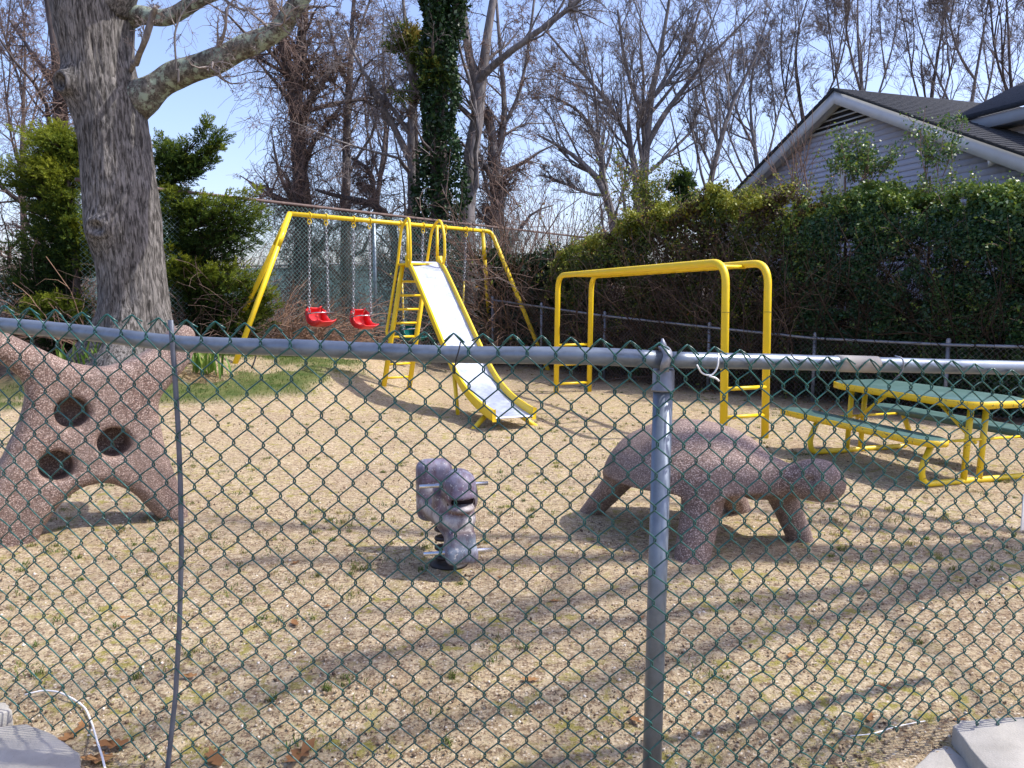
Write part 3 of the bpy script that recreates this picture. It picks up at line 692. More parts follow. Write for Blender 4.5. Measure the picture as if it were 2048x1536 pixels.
# post with loop cap
pt = at(1327, 745, 2.235); pb = np.array([pt[0] - .012, pt[1] + .0, -.25]); mb = MB(); mb.tube([pb, pt], .0285, 24); post = mb.build('post', GALV, front, smooth=True)
mb = MB(); ax = pt + np.array([0, 0, -.052])
mb.lathe([(.0305, -.002), (.0345, -.002), (.0345, .004), (.0318, .008), (.0318, .058), (.029, .064), (.012, .066), (0, .066)], ax, 24); pc = mb.build('post_cap', GALVD, post, smooth=True)
rc = rail(1328); th = np.linspace(-2.6, 2.6, 22) + math.pi / 2
mb = MB()
for w0 in (0,):
    ring = np.array([(rc[0] + .004 * math.sin(a * 3), rc[1] + math.cos(a) * .032, rc[2] + math.sin(a) * .034) for a in th])
    P = []
    for a, p in zip(th, ring):
        for dx, dr in ((-.013, 0), (.013, 0), (.013, .005), (-.013, .005)):
            P.append((p[0] + dx, p[1] + math.cos(a) * dr, p[2] + math.sin(a) * dr))
    n_ = len(ring); mb.quads(P, [(k * 4 + e, k * 4 + (e + 1) % 4, (k + 1) * 4 + (e + 1) % 4, (k + 1) * 4 + e) for k in range(n_ - 1) for e in range(4)])
mb.build('cap_loop', GALVD, pc, smooth=False)
mb = MB(); mb.tube([(rc[0], rc[1], rc[2] + .03), (rc[0] - .004, rc[1], rc[2] + .045), (rc[0] - .006, rc[1] - .002, rc[2] + .06)], [.011, .009, .003], 10); mb.build('cap_tip', GALVD, pc, smooth=True)
# tension bar standing in the mesh
sb = [(341, 640), (345, 690), (349, 739), (356, 850), (361, 969), (363, 1100), (359, 1250), (351, 1394), (337, 1520), (328, 1600)]
mb = MB(); pts = []
for x, y in sb: pts.append(at(x, y, float(IX(343, RX, RD)) - .0315))
pts = np.array(pts); P = []
for p in pts:
    for dx, dy in ((-.0075, -.0022), (.0075, -.0022), (.0075, .0022), (-.0075, .0022)): P.append(p + np.array([dx, dy, 0]))
k = len(pts); mb.quads(P, [(q * 4 + e, q * 4 + (e + 1) % 4, (q + 1) * 4 + (e + 1) % 4, (q + 1) * 4 + e) for q in range(k - 1) for e in range(4)]); mb.P += [[3, 2, 1, 0], [4 * k - 4, 4 * k - 3, 4 * k - 2, 4 * k - 1]]
mb.build('tension_bar', galv('tension_bar_steel', (.13, .145, .18), .55, .4), front)
# woven wires
cx = [-130.0]; SXP = [-200, 0, 300, 450, 1250, 1400, 1550, 1700, 2048, 2400]; SXV = [46, 48, 54, 60, 58.5, 52, 45, 41, 40, 38]
while cx[-1] < 2180: cx.append(cx[-1] + IX(cx[-1], SXP, SXV) / 2)
cx = np.array(cx); NC = len(cx); NR = 29
TIPX = [-200, 0, 345, 700, 1000, 1265, 1550, 1856, 2048, 2300]; TIPY = [606, 620, 643, 661, 672, 686, 706, 724, 742, 760]
BOTX = [-200, 0, 170, 320, 600, 1300, 1640, 1715, 1820, 1905, 2048, 2300]; BOTY = [1425, 1438, 1488, 1540, 1600, 1600, 1545, 1512, 1470, 1440, 1446, 1440]
NODE = np.zeros((NC, NR + 1, 3)); rng = np.random.default_rng(5)
for c in range(NC):
    d = float(IX(cx[c], RX, RD)) - .0385
    top = at(cx[c], float(IX(cx[c], TIPX, TIPY)), d); bot = at(cx[c], float(IX(cx[c], BOTX, BOTY)), d)
    t = np.linspace(0, 1, NR + 1)
    NODE[c] = top + np.array([0, 0, 1.0]) * ((bot[2] - top[2]) * t)[:, None]
ck, kk = np.meshgrid(np.arange(NC), np.arange(NR + 1), indexing='ij')
loose = .5 + 1.3 * S(1250, 1700, cx)[:, None] + .9 * S(500, 100, cx)[:, None]
NODE[..., 0] += loose * .010 * (vn(ck * .16, kk * .2, 0, 3) - .5) + loose * .006 * (vn(ck * .6, kk * .6, 0, 8) - .5)
NODE[..., 2] += loose * .016 * (vn(ck * .13, kk * .17, 5, 4) - .5) + loose * .007 * (vn(ck * .7, kk * .5, 0, 9) - .5)
NODE[..., 1] += -.014 * loose * (vn(ck * .12, kk * .13, 9, 6)) * S(1, 7, kk)
# skew on the left, slack on the right
NODE[..., 0] += .030 * S(6, 30, kk) * S(450, 0, cx)[:, None]
wr = .0024
for c in range(NC - 1):
    pts = []; sgn0 = 0
    r2 = np.random.default_rng(c)
    for k in range(NR + 1):
        left = (c + k) % 2 == 0; n0 = NODE[c if left else c + 1, k]; sx = -1 if left else 1
        dz = .0052 * (.8 + .4 * r2.random()); over = .0026
        yy = .0032
        p1 = n0 + np.array([sx * over, -sx * yy, dz]); p2 = n0 + np.array([sx * over * 1.15, sx * yy * .3, -dz * .2]); p3 = n0 + np.array([sx * over, sx * yy, -dz])
        if k == 0:
            # twisted ends with a bent-over tail
            nx_ = NODE[min(c + 1, NC - 1) if left else c, 1]; away = np.array([-1.0 if not left else 1.0, 0, 0])
            oth = np.array([sx, 0, 0]); L = .024 + .012 * r2.random()
            tail = n0 + oth * L + np.array([0, -.004 - .004 * r2.random(), -L * (.45 + .35 * r2.random())])
            pts += [tail, n0 + oth * L * .45 + np.array([0, -.005, -L * .16]), n0 + oth * .003 + np.array([0, -.003, .003]), n0 + np.array([0, 0, .0045]), n0 - oth * .004 + np.array([0, .002, .0005])]
            prev = None; continue
        # bowed span from the previous knuckle
        a = pts[-1]; b = p1; bow = (.0035 * loose[c, 0] * (1 if left else -1)) * (.5 + r2.random())
        for t in (.25, .5, .75):
            q = a + (b - a) * t; q = q + np.array([bow * 4 * t * (1 - t) * .6, 0, bow * 4 * t * (1 - t) * (1 if left else -1) * .8]); pts.append(q)
        pts += [p1, p2, p3]
    mb = MB(); mb.tube(np.array(pts), wr, 6); mb.build('wire', WIREG, front, smooth=True)
# ties
def tie(P, r, mat, name): mb = MB(); mb.tube(bend(P, .02, 5), r, 7); mb.build(name, mat, front, smooth=True)
dd = lambda px: float(IX(px, RX, RD))
tie([at(1437, 706, dd(1437) - .05), at(1436, 735, dd(1437) - .055), at(1424, 752, dd(1437) - .055), at(1404, 748, dd(1437) - .05), at(1394, 730, dd(1400) - .048)], .0026, WHITEW, 'tie_wire')
tie([at(1418, 752, dd(1420) - .05), at(1432, 756, dd(1420) - .05), at(1438, 762, dd(1420) - .046)], .0030, WHITEW, 'tie_wire')
tie([at(921, 684, dd(920) - .04), at(918, 700, dd(920) - .048), at(911, 722, dd(920) - .048), at(908, 748, dd(920) - .045)], .0022, BLACKT, 'tie_wire')
tie([at(512, 712, dd(512) - .03), at(507, 728, dd(512) - .046), at(503, 737, dd(512) - .046)], .0022, BLACKT, 'tie_wire')
tie([at(1582, 706, dd(1582) - .035), at(1586, 716, dd(1582) - .046), at(1600, 722, dd(1582) - .048)], .002, BLACKT, 'tie_wire')
tie([at(1790, 712, dd(1800) - .03), at(1806, 716, dd(1800) - .05), at(1808, 740, dd(1800) - .046), at(1786, 762, dd(1800) - .03)], .0024, GALVD, 'tie_wire')
# rail bolt band marks on the right
# white sign plate fixed to the fence, mostly past the picture's edge
mb = MB(); a = at(2044, 1025, 2.54); mb.box(a + np.array([.12, .05, 0]), (.12, .05, 0), (-.0008, .0018, 0), (0, 0, .062))
so_ = mb.build('sign_plate', WHITEP, None, bevel=.0008); tag(so_, 'small white plate wired to the green chain link fence', 'sign')
# ------------------------------------------------------------------ monkey bars
A3 = lambda p, z: np.array([p[0], p[1], z])
nl, nr, fl, fr = onz(1447, 882), onz(1530, 875), onz(1112, 787), onz(1178, 783)
mk = empty('monkey_bars', ((nl + nr + fl + fr) / 4 * [1, 1, 0]), 'yellow pipe monkey bars with ladder ends in front of the hedge', 'monkey bars')
ZT = 1.885
for a, b in ((nl, fl), (nr, fr)):
    d = (b - a) / np.linalg.norm(b - a)
    g0, g1_ = g1(*a[:2]), g1(*b[:2])
    mb = MB(); mb.tube(bend([A3(a, g0 - .1), A3(a + d * .05, ZT), A3(b - d * .05, ZT - .02), A3(b, g1_ - .1)], .24, 9), .041, 18); sd_ = mb.build('side_pipe', YEL, mk, smooth=True)
    for q in (a + d * .033, b - d * .033):
        mb = MB(); mb.tube([A3(q, 1.36), A3(q, 1.364)], .0418, 18); mb.build('pipe_joint', BLACKT, sd_)
for t in np.linspace(.10, .90, 11):
    p = nl + (fl - nl) * t; q = nr + (fr - nr) * t
    mb = MB(); mb.tube([A3(p, ZT - .03), A3(q, ZT - .03)], .021, 12); mb.build('rung', YEL, mk, smooth=True)
for a, b, hs in ((nl, nr, (.25, .555, .86)), (fl, fr, (.15, .46, .77))):
    for h in hs: mb = MB(); mb.tube([A3(a, h), A3(b, h)], .021, 12); mb.build('rung', YEL, mk, smooth=True)

# ------------------------------------------------------------------ swing set
SL = at(580, 427, 13.2); SR = at(965, 467, 16.5); SR[2] = SL[2] = 2.92
SR = SL + (SR - SL) / 1.0
swg = empty('swing_set', ((SL + SR) / 2 * [1, 1, 0]), 'yellow pipe swing frame with splayed legs before the tall fence', 'swing set')
f1 = ong(464, 728); f2 = np.array([-5.35, 14.2, 0]); f2[2] = g1(*f2[:2]); f3 = ong(1101, 741); f4 = at(985, 700, 17.6); f4[2] = g1(*f4[:2])
for f in (f1, f3, f2, f4): f[2] -= .12
mb = MB(); mb.tube([SL + (SR - SL) * -.005, SR], .039, 16); mb.build('top_bar', YEL, swg, smooth=True)
for top, f, r in ((SL, f1, .043), (SL, f2, .042), (SR, f3, .043), (SR, f4, .040)):
    o = (SR - SL) / np.linalg.norm(SR - SL) * (-.12 if top is SL else .12)
    mb = MB()
    if f is f3: mb.tube(bend([top - o * .4, top + o * 2.2 + np.array([0, 0, .0]), f], .35, 8), r, 16)
    else: mb.tube([top + np.array([0, 0, .01]), f], r, 16)
    lg = mb.build('leg', YEL, swg, smooth=True)
    if f is f3: continue
    d = (f - top) / np.linalg.norm(f - top); mb = MB(); mb.tube([top + d * .30, top + d * .62], r + .0025, 16); mb.build('sleeve', YEL, lg, smooth=True)
BD = SR - SL
def bar_at(px):
    r = ray(px, 450); q = r[0] / r[1]
    t = (q * SL[1] - SL[0]) / (BD[0] - q * BD[1]); return SL + BD * t
FWD = np.array([BD[1], -BD[0], 0]) / np.linalg.norm(BD[:2]); SIDE = np.array([BD[0], BD[1], 0]) / np.linalg.norm(BD[:2])
HOOK = []
for px in (619, 652, 707, 739, 800, 846, 890, 932):
    p = bar_at(px); HOOK.append(p + np.array([0, 0, -.12])); th = np.linspace(0, 2 * math.pi, 15)[:-1]
    mb = MB(); mb.tube(np.array([p + FWD * (.058 * math.cos(a)) + np.array([0, 0, -.010 + .062 * math.sin(a)]) for a in th]), .011, 8, closed=True); hk = mb.build('hanger_clamp', YEL, swg, smooth=True)
    mb = MB(); mb.tube(np.array([p + SIDE * (.036 * math.cos(a)) + np.array([0, 0, -.105 + .04 * math.sin(a)]) for a in th]), .009, 8, closed=True); mb.build('hanger_ring', YEL, hk, smooth=True)
def chain(a, b, mat, parent, link_l=.062):
    a = np.asarray(a); b = np.asarray(b); L = np.linalg.norm(b - a); n = int(L / (link_l * .8)); d = (b - a) / L
    u = np.cross(d, (1, .3, 0)); u /= np.linalg.norm(u); v = np.cross(d, u); th = np.arange(8) * math.pi / 4
    mb = MB()
    for k in range(n):
        c = a + d * L * (k + .5) / n; w = u if k % 2 else v
        mb.tube(np.array([c + d * (link_l / 2 * math.sin(q)) + w * (.020 * math.cos(q)) for q in th]), .0075, 4, closed=True)
    return mb.build('chain', mat, parent, smooth=True)
def seat_pt(o, s, w, z): return o + FWD * s + SIDE * w + np.array([0, 0, z])
def bucket_seat(o, label, cat, grp, mat, hooks, tilt, sheath):
    e = empty('bucket_swing', o, label, cat, grp)
    prof = bend([(-.15, .27), (-.225, .20), (-.20, -.02), (-.06, -.10), (.13, -.10), (.26, -.02)], .10, 5)
    c, s_ = math.cos(tilt), math.sin(tilt); prof = prof @ np.array([[c, s_], [-s_, c]])
    prof = prof * .88; n = len(prof); W_ = .165; ws_ = np.linspace(-1, 1, 9)
    nrm = np.gradient(prof, axis=0); nrm = np.stack([-nrm[:, 1], nrm[:, 0]], 1); nrm /= np.linalg.norm(nrm, axis=1)[:, None]
    V = []
    for off in (0, -.016):
        for k in range(n):
            for w in ws_:
                lift = .03 * abs(w) ** 4
                p = prof[k] + nrm[k] * off; wid = W_ * (1 - .18 * max(0, (6 - k) / 6.0) * 1.0)
                V.append(seat_pt(o, p[0], w * wid, p[1] + lift))
    m9 = len(ws_); Q = [(k * m9 + j, k * m9 + j + 1, (k + 1) * m9 + j + 1, (k + 1) * m9 + j) for k in range(n - 1) for j in range(m9 - 1)]
    h = n * m9; Q2 = [(h + a, h + d, h + c_, h + b) for a, b, c_, d in Q]
    E_ = [(k * m9, (k + 1) * m9, h + (k + 1) * m9, h + k * m9) for k in range(n - 1)] + [(k * m9 + m9 - 1, h + k * m9 + m9 - 1, h + (k + 1) * m9 + m9 - 1, (k + 1) * m9 + m9 - 1) for k in range(n - 1)]
    E_ += [(j, h + j, h + j + 1, j + 1) for j in range(m9 - 1)] + [((n - 1) * m9 + j, (n - 1) * m9 + j + 1, h + (n - 1) * m9 + j + 1, h + (n - 1) * m9 + j) for j in range(m9 - 1)]
    mb = MB(); mb.quads(V, Q + Q2 + E_); mb.build('seat_shell', mat, e, smooth=True)
    for sg in (-1, 1):
        top = np.array([(-.17, .24), (-.10, .22), (-.05, .08), (.02, .02), (.12, .0), (.25, .01)]) * .88 @ np.array([[c, s_], [-s_, c]])
        bot = np.array([np.interp(np.linspace(0, n - 1, 6), np.arange(n), prof[:, q]) for q in (0, 1)]).T
        mb = MB(); V = []
        for off in (0, .018):
            for t, b in zip(top, bot):
                V += [seat_pt(o, t[0], sg * (W_ + .004 + off), t[1]), seat_pt(o, b[0], sg * (W_ - .03 + off), b[1])]
        q6 = [(2 * k, 2 * k + 1, 2 * k + 3, 2 * k + 2) for k in range(5)]
        mb.quads(V, q6 + [tuple(12 + x for x in q[::-1]) for q in q6] + [(2 * k, 2 * k + 2, 12 + 2 * k + 2, 12 + 2 * k) for k in range(5)] + [(2 * k + 1, 12 + 2 * k + 1, 12 + 2 * k + 3, 2 * k + 3) for k in range(5)] + [(0, 12, 13, 1), (10, 11, 23, 22)])
        mb.build('side_panel', mat, e, smooth=False)
        top_ = hooks[0 if sg < 0 else 1]; lo = seat_pt(o, -.04, sg * (W_ + .03), .14)
        if sheath:
            k_ = lo + (top_ - lo) * .52
            mb = MB(); mb.tube([lo + (top_ - lo) * .10, k_], .017, 8); mb.build('chain_sleeve', YEL, e, smooth=True)
        chain(top_, lo, CHAINM, e)
    mb = MB(); mb.tube([seat_pt(o, -.12, -W_ - .02, .12), seat_pt(o, .15, -W_ - .02, .15), seat_pt(o, .15, W_ + .02, .15), seat_pt(o, -.12, W_ + .02, .12)], .010, 8); mb.build('restraint_bar', CHROME, e, smooth=True)
for (h0, h1), (px, py), lab, mat, tl, sh in (((0, 1), (638, 642), 'red plastic swing seat hanging nearest the splayed swing legs by the cedar', RED, .10, 0), ((2, 3), (722, 647), 'red plastic swing seat hanging beside the grey fence post', RED, -.06, 0),
        ((4, 5), (820, 672), 'dark green bucket swing seat seen behind the slide ladder', GREENP, 0, 1), ((6, 7), (908, 676), 'dark green bucket swing seat hidden behind the slide chute', GREENP, 0, 1)):
    c0 = (HOOK[h0] + HOOK[h1]) / 2; o = at(px, py, c0[1]); o[0] = c0[0]; o[0] += 0
    bucket_seat(o, lab, 'swing', 'swings hanging from the yellow frame', mat, (HOOK[h0], HOOK[h1]), tl, sh)

# ------------------------------------------------------------------ slide
PL = at(849, 520, 12.0)[:2]; EN = np.array([.03, 8.85]); SD = EN - PL; SLN = np.linalg.norm(SD); SD = SD / SLN; LT_ = np.array([-SD[1], SD[0]])   # lateral, to the far/right side
if LT_[0] < 0: LT_ = -LT_
def sp3(s, l, z): return np.array([PL[0] + SD[0] * s + LT_[0] * l, PL[1] + SD[1] * s + LT_[1] * l, z])
sld = empty('slide', (PL[0], PL[1], 0), 'yellow framed playground slide with shiny metal chute and ladder', 'slide')
pr = np.array([(-.02, 2.06), (.25, 1.90), (1.0, 1.34), (1.9, .665), (2.2, .47), (2.5, .335), (2.8, .245), (3.1, .185), (SLN, .14)])
ss = np.linspace(-.02, SLN, 40); zz = np.interp(ss, pr[:, 0], pr[:, 1]); zz = np.convolve(np.pad(zz, 2, 'edge'), np.ones(5) / 5, 'valid'); zz[0] = 2.07
hw_ = .235
mb = MB(); V = []
for off in (0, -.012):
    for s_, z_ in zip(ss, zz):
        for l in (-1, -.5, 0, .5, 1): V.append(sp3(s_, l * hw_, z_ + off))
n = len(ss); Q = [(k * 5 + j, k * 5 + j + 1, k * 5 + j + 6, k * 5 + j + 5) for k in range(n - 1) for j in range(4)]
mb.quads(V, Q + [tuple(n * 5 + x for x in q[::-1]) for q in Q] + [((n - 1) * 5 + j, (n - 1) * 5 + j + 1, n * 5 + (n - 1) * 5 + j + 1, n * 5 + (n - 1) * 5 + j) for j in range(4)])
mb.build('chute', SLIDEM, sld, smooth=True)
for sg in (-1, 1):
    mb = MB(); V = []
    for k, (s_, z_) in enumerate(zip(ss, zz)):
        t_ = k / (n - 1); hh = .052 + .035 * t_
        dz = np.gradient(zz, ss)[k]; nn = np.array([-dz, 1]) / math.hypot(dz, 1)
        for l, h in ((hw_ - .004, -.04), (hw_ + .034, -.04), (hw_ + .040, hh), (hw_ + .008, hh + .010)):
            V.append(sp3(s_ + nn[0] * h, sg * l, z_ + nn[1] * h))
    Q = [(k * 4 + e, k * 4 + (e + 1) % 4, (k + 1) * 4 + (e + 1) % 4, (k + 1) * 4 + e) for k in range(n - 1) for e in range(4)]
    mb.quads(V, Q); mb.P += [[0, 1, 2, 3], [4 * n - 1, 4 * n - 2, 4 * n - 3, 4 * n - 4]]
    mb.build('chute_rail', YEL, sld, bevel=.006)
    # end foot
    ft = onz(940, 856) if sg < 0 else onz(1079, 850); ft[2] = g1(*ft[:2]) - .05
    mb = MB(); mb.tube([sp3(3.05, sg * .2, .13), ft], .03, 12); mb.build('front_foot', YEL, sld, smooth=True)
    mb = MB(); q = sp3(2.15, sg * .24, 0); q[2] = g1(*q[:2]) - .05; mb.tube([sp3(2.05, sg * .25, .52), q + np.append(SD * .02, 0)], .026, 12); mb.build('middle_leg', YEL, sld, smooth=True)
BK = np.array([-.6, .8]); BL_ = np.array([.8, .6])
lb = onz(766, 789)[:2]; rb = lb + BL_ * .45
tl_ = PL + BK * .30 - BL_ * .215; tr_ = PL + BK * .30 + BL_ * .215
for b, t in ((lb, tl_), (rb, tr_)):
    mb = MB(); mb.tube([(b[0], b[1], g1(*b) - .1), (t[0], t[1], 2.02)], [.042, .036], 14); mb.build('ladder_stringer', YEL, sld, smooth=True)
for k in range(8):
    f = .13 + k * .108; a = np.append(lb + (tl_ - lb) * f, 2.0 * f); b = np.append(rb + (tr_ - rb) * f, 2.0 * f)
    mb = MB(); mb.tube([a, b], .019, 10); mb.build('rung', YEL, sld, smooth=True)
mb = MB(); c = PL + BK * .15; mb.box((c[0], c[1], 2.03), np.append(BK * .2, 0), np.append(BL_ * .27, 0), (0, 0, .016)); mb.build('platform', YELT, sld, bevel=.006)
for sg, b, t in ((-1, lb, tl_), (1, rb, tr_)):
    o = BL_ * sg * .045
    P = [np.append(b + (t - b) * .42 + o * .3, .86), np.append(b + (t - b) * .46 + o + BK * .10, .96), np.append(t + o + BK * .06, 2.1), np.append(PL + BK * .22 + BL_ * sg * .27, 2.60)]
    P += [np.append(PL - BK * .02 + BL_ * sg * .27, 2.74), sp3(.16, sg * .27, 2.50), sp3(.17, sg * .27, 2.15), sp3(.10, sg * .26, 2.0)]
    mb = MB(); mb.tube(bend(P, .16, 8), .022, 12); mb.build('handrail', YEL, sld, smooth=True)
    a = np.append(PL + BK * .05 + BL_ * sg * .26, 2.04); mb = MB(); mb.tube([a, a + np.array([0, 0, .58])], .022, 12); mb.build('guard_post', YEL, sld, smooth=True)
    mb = MB(); mb.tube([sp3(-.03, sg * .255, 2.16), sp3(-.03, sg * .255, 1.98)], .042, 12); mb.build('corner_bracket', YEL, sld, smooth=True)

# ------------------------------------------------------------------ picnic table
TAx = np.array([.285, -.958]); TBx = np.array([.958, .285]); T0 = np.array([3.33, 7.98])
def tq(a, b, z):
    p = T0 + TAx * a + TBx * b; return np.array([p[0], p[1], z])
pic = empty('picnic_table', tq(1, 0, 0), 'green topped picnic table with chipped yellow edges and pipe frame', 'picnic table')
def slab(name, a0, a1, b0, b1, z, t, cut, mat, parent, rim=None):
    L = [(a0, b0 + cut), (a0 + cut * .35, b0 + cut * .4), (a0 + cut * 1.3, b0), (a1 - cut * 1.3, b0), (a1 - cut * .35, b0 + cut * .4), (a1, b0 + cut), (a1, b1 - cut), (a1 - cut * .35, b1 - cut * .4), (a1 - cut * 1.3, b1), (a0 + cut * 1.3, b1), (a0 + cut * .35, b1 - cut * .4), (a0, b1 - cut)]
    k = len(L); V = [tq(a, b, z) for a, b in L] + [tq(a, b, z - t) for a, b in L]
    mb = MB(); mb.poly(V, [tuple(range(k - 1, -1, -1)), tuple(range(k, 2 * k))] + [(q, (q + 1) % k, k + (q + 1) % k, k + q) for q in range(k)])
    o = mb.build(name, mat, parent, bevel=.004)
    if rim:
        ca, cb = (a0 + a1) / 2, (b0 + b1) / 2; V = []
        for g, zz_ in ((.008, z - .004), (.008, z - t - .006), (-.002, z - t - .006), (-.002, z - .004)):
            for a, b in L:
                da, db = a - ca, b - cb; V.append(tq(a + g * np.sign(da), b + g * np.sign(db), zz_))
        mb = MB(); mb.quads(V, [(l * k + q, l * k + (q + 1) % k, ((l + 1) % 4) * k + (q + 1) % k, ((l + 1) % 4) * k + q) for l in range(4) for q in range(k)]); mb.build(name + '_edge', rim, o)
    return o
YELC = painted('yellow_edge_paint', (.80, .53, .01), chip=(.05, .06, .05), ct=.60)
slab('table_top', .30, 1.98, -.34, .34, .70, .055, .16, TABLE, pic, YELC)
slab('bench_seat', .0, 1.95, -.68, -.43, .405, .05, .10, TABLE, pic, YELC)
slab('bench_seat', .0, 1.95, .43, .68, .405, .05, .10, TABLE, pic, TABLE)
for a in (.43, 1.80):
    mb = MB(); mb.tube(bend([tq(a, -.50, .36), tq(a, -.60, .14), tq(a, -.56, .022), tq(a, .56, .022), tq(a, .60, .14), tq(a, .50, .36)], .13, 8), .026, 14); mb.build('base_frame', YELT, pic, smooth=True)
    for b in (-.14, .02):
        mb = MB(); mb.tube([tq(a, b - .02, .03), tq(a, b + .01, .65)], .025, 14); mb.build('post', YELT, pic, smooth=True)
    sgn = 1 if a < 1 else -1
    mb = MB(); mb.tube([tq(a, -.06, .33), tq(a + sgn * .42, -.06, .64)], .017, 10); mb.build('brace', YELT, pic, smooth=True)
    mb = MB(); mb.tube([tq(a, -.52, .36), tq(a, .52, .36)], .012, 8); mb.build('seat_strap', YELT, pic, smooth=True)

# ------------------------------------------------------------------ concrete turtle
ct = np.array([1.23, 4.92, 0]); hd = np.array([.76, -.65]); hl = np.array([.65, .76])
fA, fB, fC, fD = onz(1172, 1018), onz(1380, 1118), onz(1608, 1074), onz(1484, 1018)
HDp = at(1630, 962, 4.50)
def turtle(x, y, z):
    u = (x - ct[0]) * hd[0] + (y - ct[1]) * hd[1]; w = (x - ct[0]) * hl[0] + (y - ct[1]) * hl[1]
    shell = ell(u, w, z, (-.08, 0, .30), (.60, .49, .42))
    shell = np.maximum(shell, .33 - z - .05 * np.clip(1 - (u / .6) ** 2 - (w / .5) ** 2, 0, 1) * -1)
    d = shell
    hx = HDp
    neck = cap(x, y, z, (ct[0] + .36 * hd[0], ct[1] + .36 * hd[1], .40), (hx[0] - .07 * hd[0], hx[1] - .07 * hd[1], hx[2] - .01), .135, .085)
    d = smin(d, neck, .07)
    hu = (x - hx[0]) * hd[0] + (y - hx[1]) * hd[1]; hw2 = (x - hx[0]) * hl[0] + (y - hx[1]) * hl[1]
    head = ell(hu, hw2, z, (.01, 0, hx[2]), (.165, .14, .135)); head = np.maximum(head, hx[2] - .105 - z)
    d = smin(d, head, .05)
    for f, tp_, r0, r1 in ((fA, (-.42, -.18), .100, .068), (fB, (.16, -.26), .135, .098), (fC, (.44, .10), .10, .072), (fD, (-.02, .26), .11, .08)):
        t = (ct[0] + tp_[0] * hd[0] + tp_[1] * hl[0], ct[1] + tp_[0] * hd[1] + tp_[1] * hl[1], .40)
        d = smin(d, cap(x, y, z, t, (f[0], f[1], -.06), r0, r1), .075)
    for s_ in (-1, 1):
        ex_ = (hx[0] + .02 * hd[0] + s_ * .128 * hl[0], hx[1] + .02 * hd[1] + s_ * .128 * hl[1], hx[2] + .03)
        d = np.maximum(d, .026 - np.sqrt((x - ex_[0]) ** 2 + (y - ex_[1]) ** 2 + (z - ex_[2]) ** 2))
    d = d + .006 * (vn(x * 14, y * 14, z * 14, 2) - .5)
    return d
V, Q = snets(turtle, (.25, 3.85, -.12), (2.35, 5.85, .85), .02)
mb = MB(); mb.quads(V, Q); o = mb.build('turtle_sculpture', AGG, None, smooth=True)
tag(o, 'concrete turtle play sculpture with pebbly brown surface standing on four legs', 'sculpture')

# ------------------------------------------------------------------ concrete climber
cu = np.array([.805, .593, 0]); cn = np.array([.593, -.805, 0]); c0 = np.array([-2.73, 5.0, 0])
OUT = [(-75, 1125), (-40, 1000), (10, 905), (45, 830), (52, 770), (20, 735), (-45, 705), (-100, 640), (-70, 612), (0, 658), (60, 688), (110, 712), (150, 728), (195, 735), (240, 728), (285, 708), (325, 682), (352, 655), (378, 648), (400, 664), (398, 700), (372, 735), (335, 768), (312, 800), (314, 840), (328, 900), (352, 965), (374, 1030), (372, 1048), (330, 1046), (298, 1020), (268, 984), (228, 964), (186, 962), (146, 978), (112, 1008), (84, 1052), (62, 1105), (40, 1140)]
def tol(x, y):
    p = onplane(x, y, c0, cn); return (np.dot(p - c0, cu), p[2])
pl = np.array([tol(*q) for q in OUT]); HOLES = [tol(139, 822), tol(222, 880), tol(108, 926)]
# smooth the outline
for _ in range(2):
    nx2 = np.roll(pl, -1, 0); pl = np.stack([.75 * pl + .25 * nx2, .25 * pl + .75 * nx2], 1).reshape(-1, 2)
pl = pl[::1]
def climber(x, y, z):
    u = (x - c0[0]) * cu[0] + (y - c0[1]) * cu[1]; w = (x - c0[0]) * cn[0] + (y - c0[1]) * cn[1]
    bendw = .10 * S(-.15, -.7, u) * S(.7, 1.2, z) - .16 * S(.25, .75, u) * S(.85, 1.25, z); w = w - bendw
    hol = np.full(u.shape, -9.0); d2 = polysdf(u, z, pl); h = .15 - .025 * S(.3, 1.2, z); r = .085
    for hx, hz in HOLES:
        dh = np.minimum(.098 - np.sqrt((u - hx) ** 2 + (z - hz) ** 2), 9)
        hol = np.maximum(hol, np.minimum(dh, w + .10))
    a = d2 + r; b = np.abs(w) - h + r
    d = np.minimum(np.maximum(a, b), 0) + np.sqrt(np.maximum(a, 0) ** 2 + np.maximum(b, 0) ** 2) - r
    k = .035; hh = np.clip(.5 - .5 * (hol - d) / k, 0, 1); d = hol * (1 - hh) + d * hh + k * hh * (1 - hh)
    return d + .006 * (vn(x * 13, y * 13, z * 13, 12) - .5)
lo = c0 + cu * -1.3 - np.array([.0, .35, .2]); V, Q = snets(climber, (-4.1, 4.0, -.12), (-1.75, 5.95, 1.55), .019)
mb = MB(); mb.quads(V, Q); o = mb.build('climbing_sculpture', AGG, None, smooth=True)
tag(o, 'pebbly concrete climbing form with four limbs and three round holes', 'sculpture')

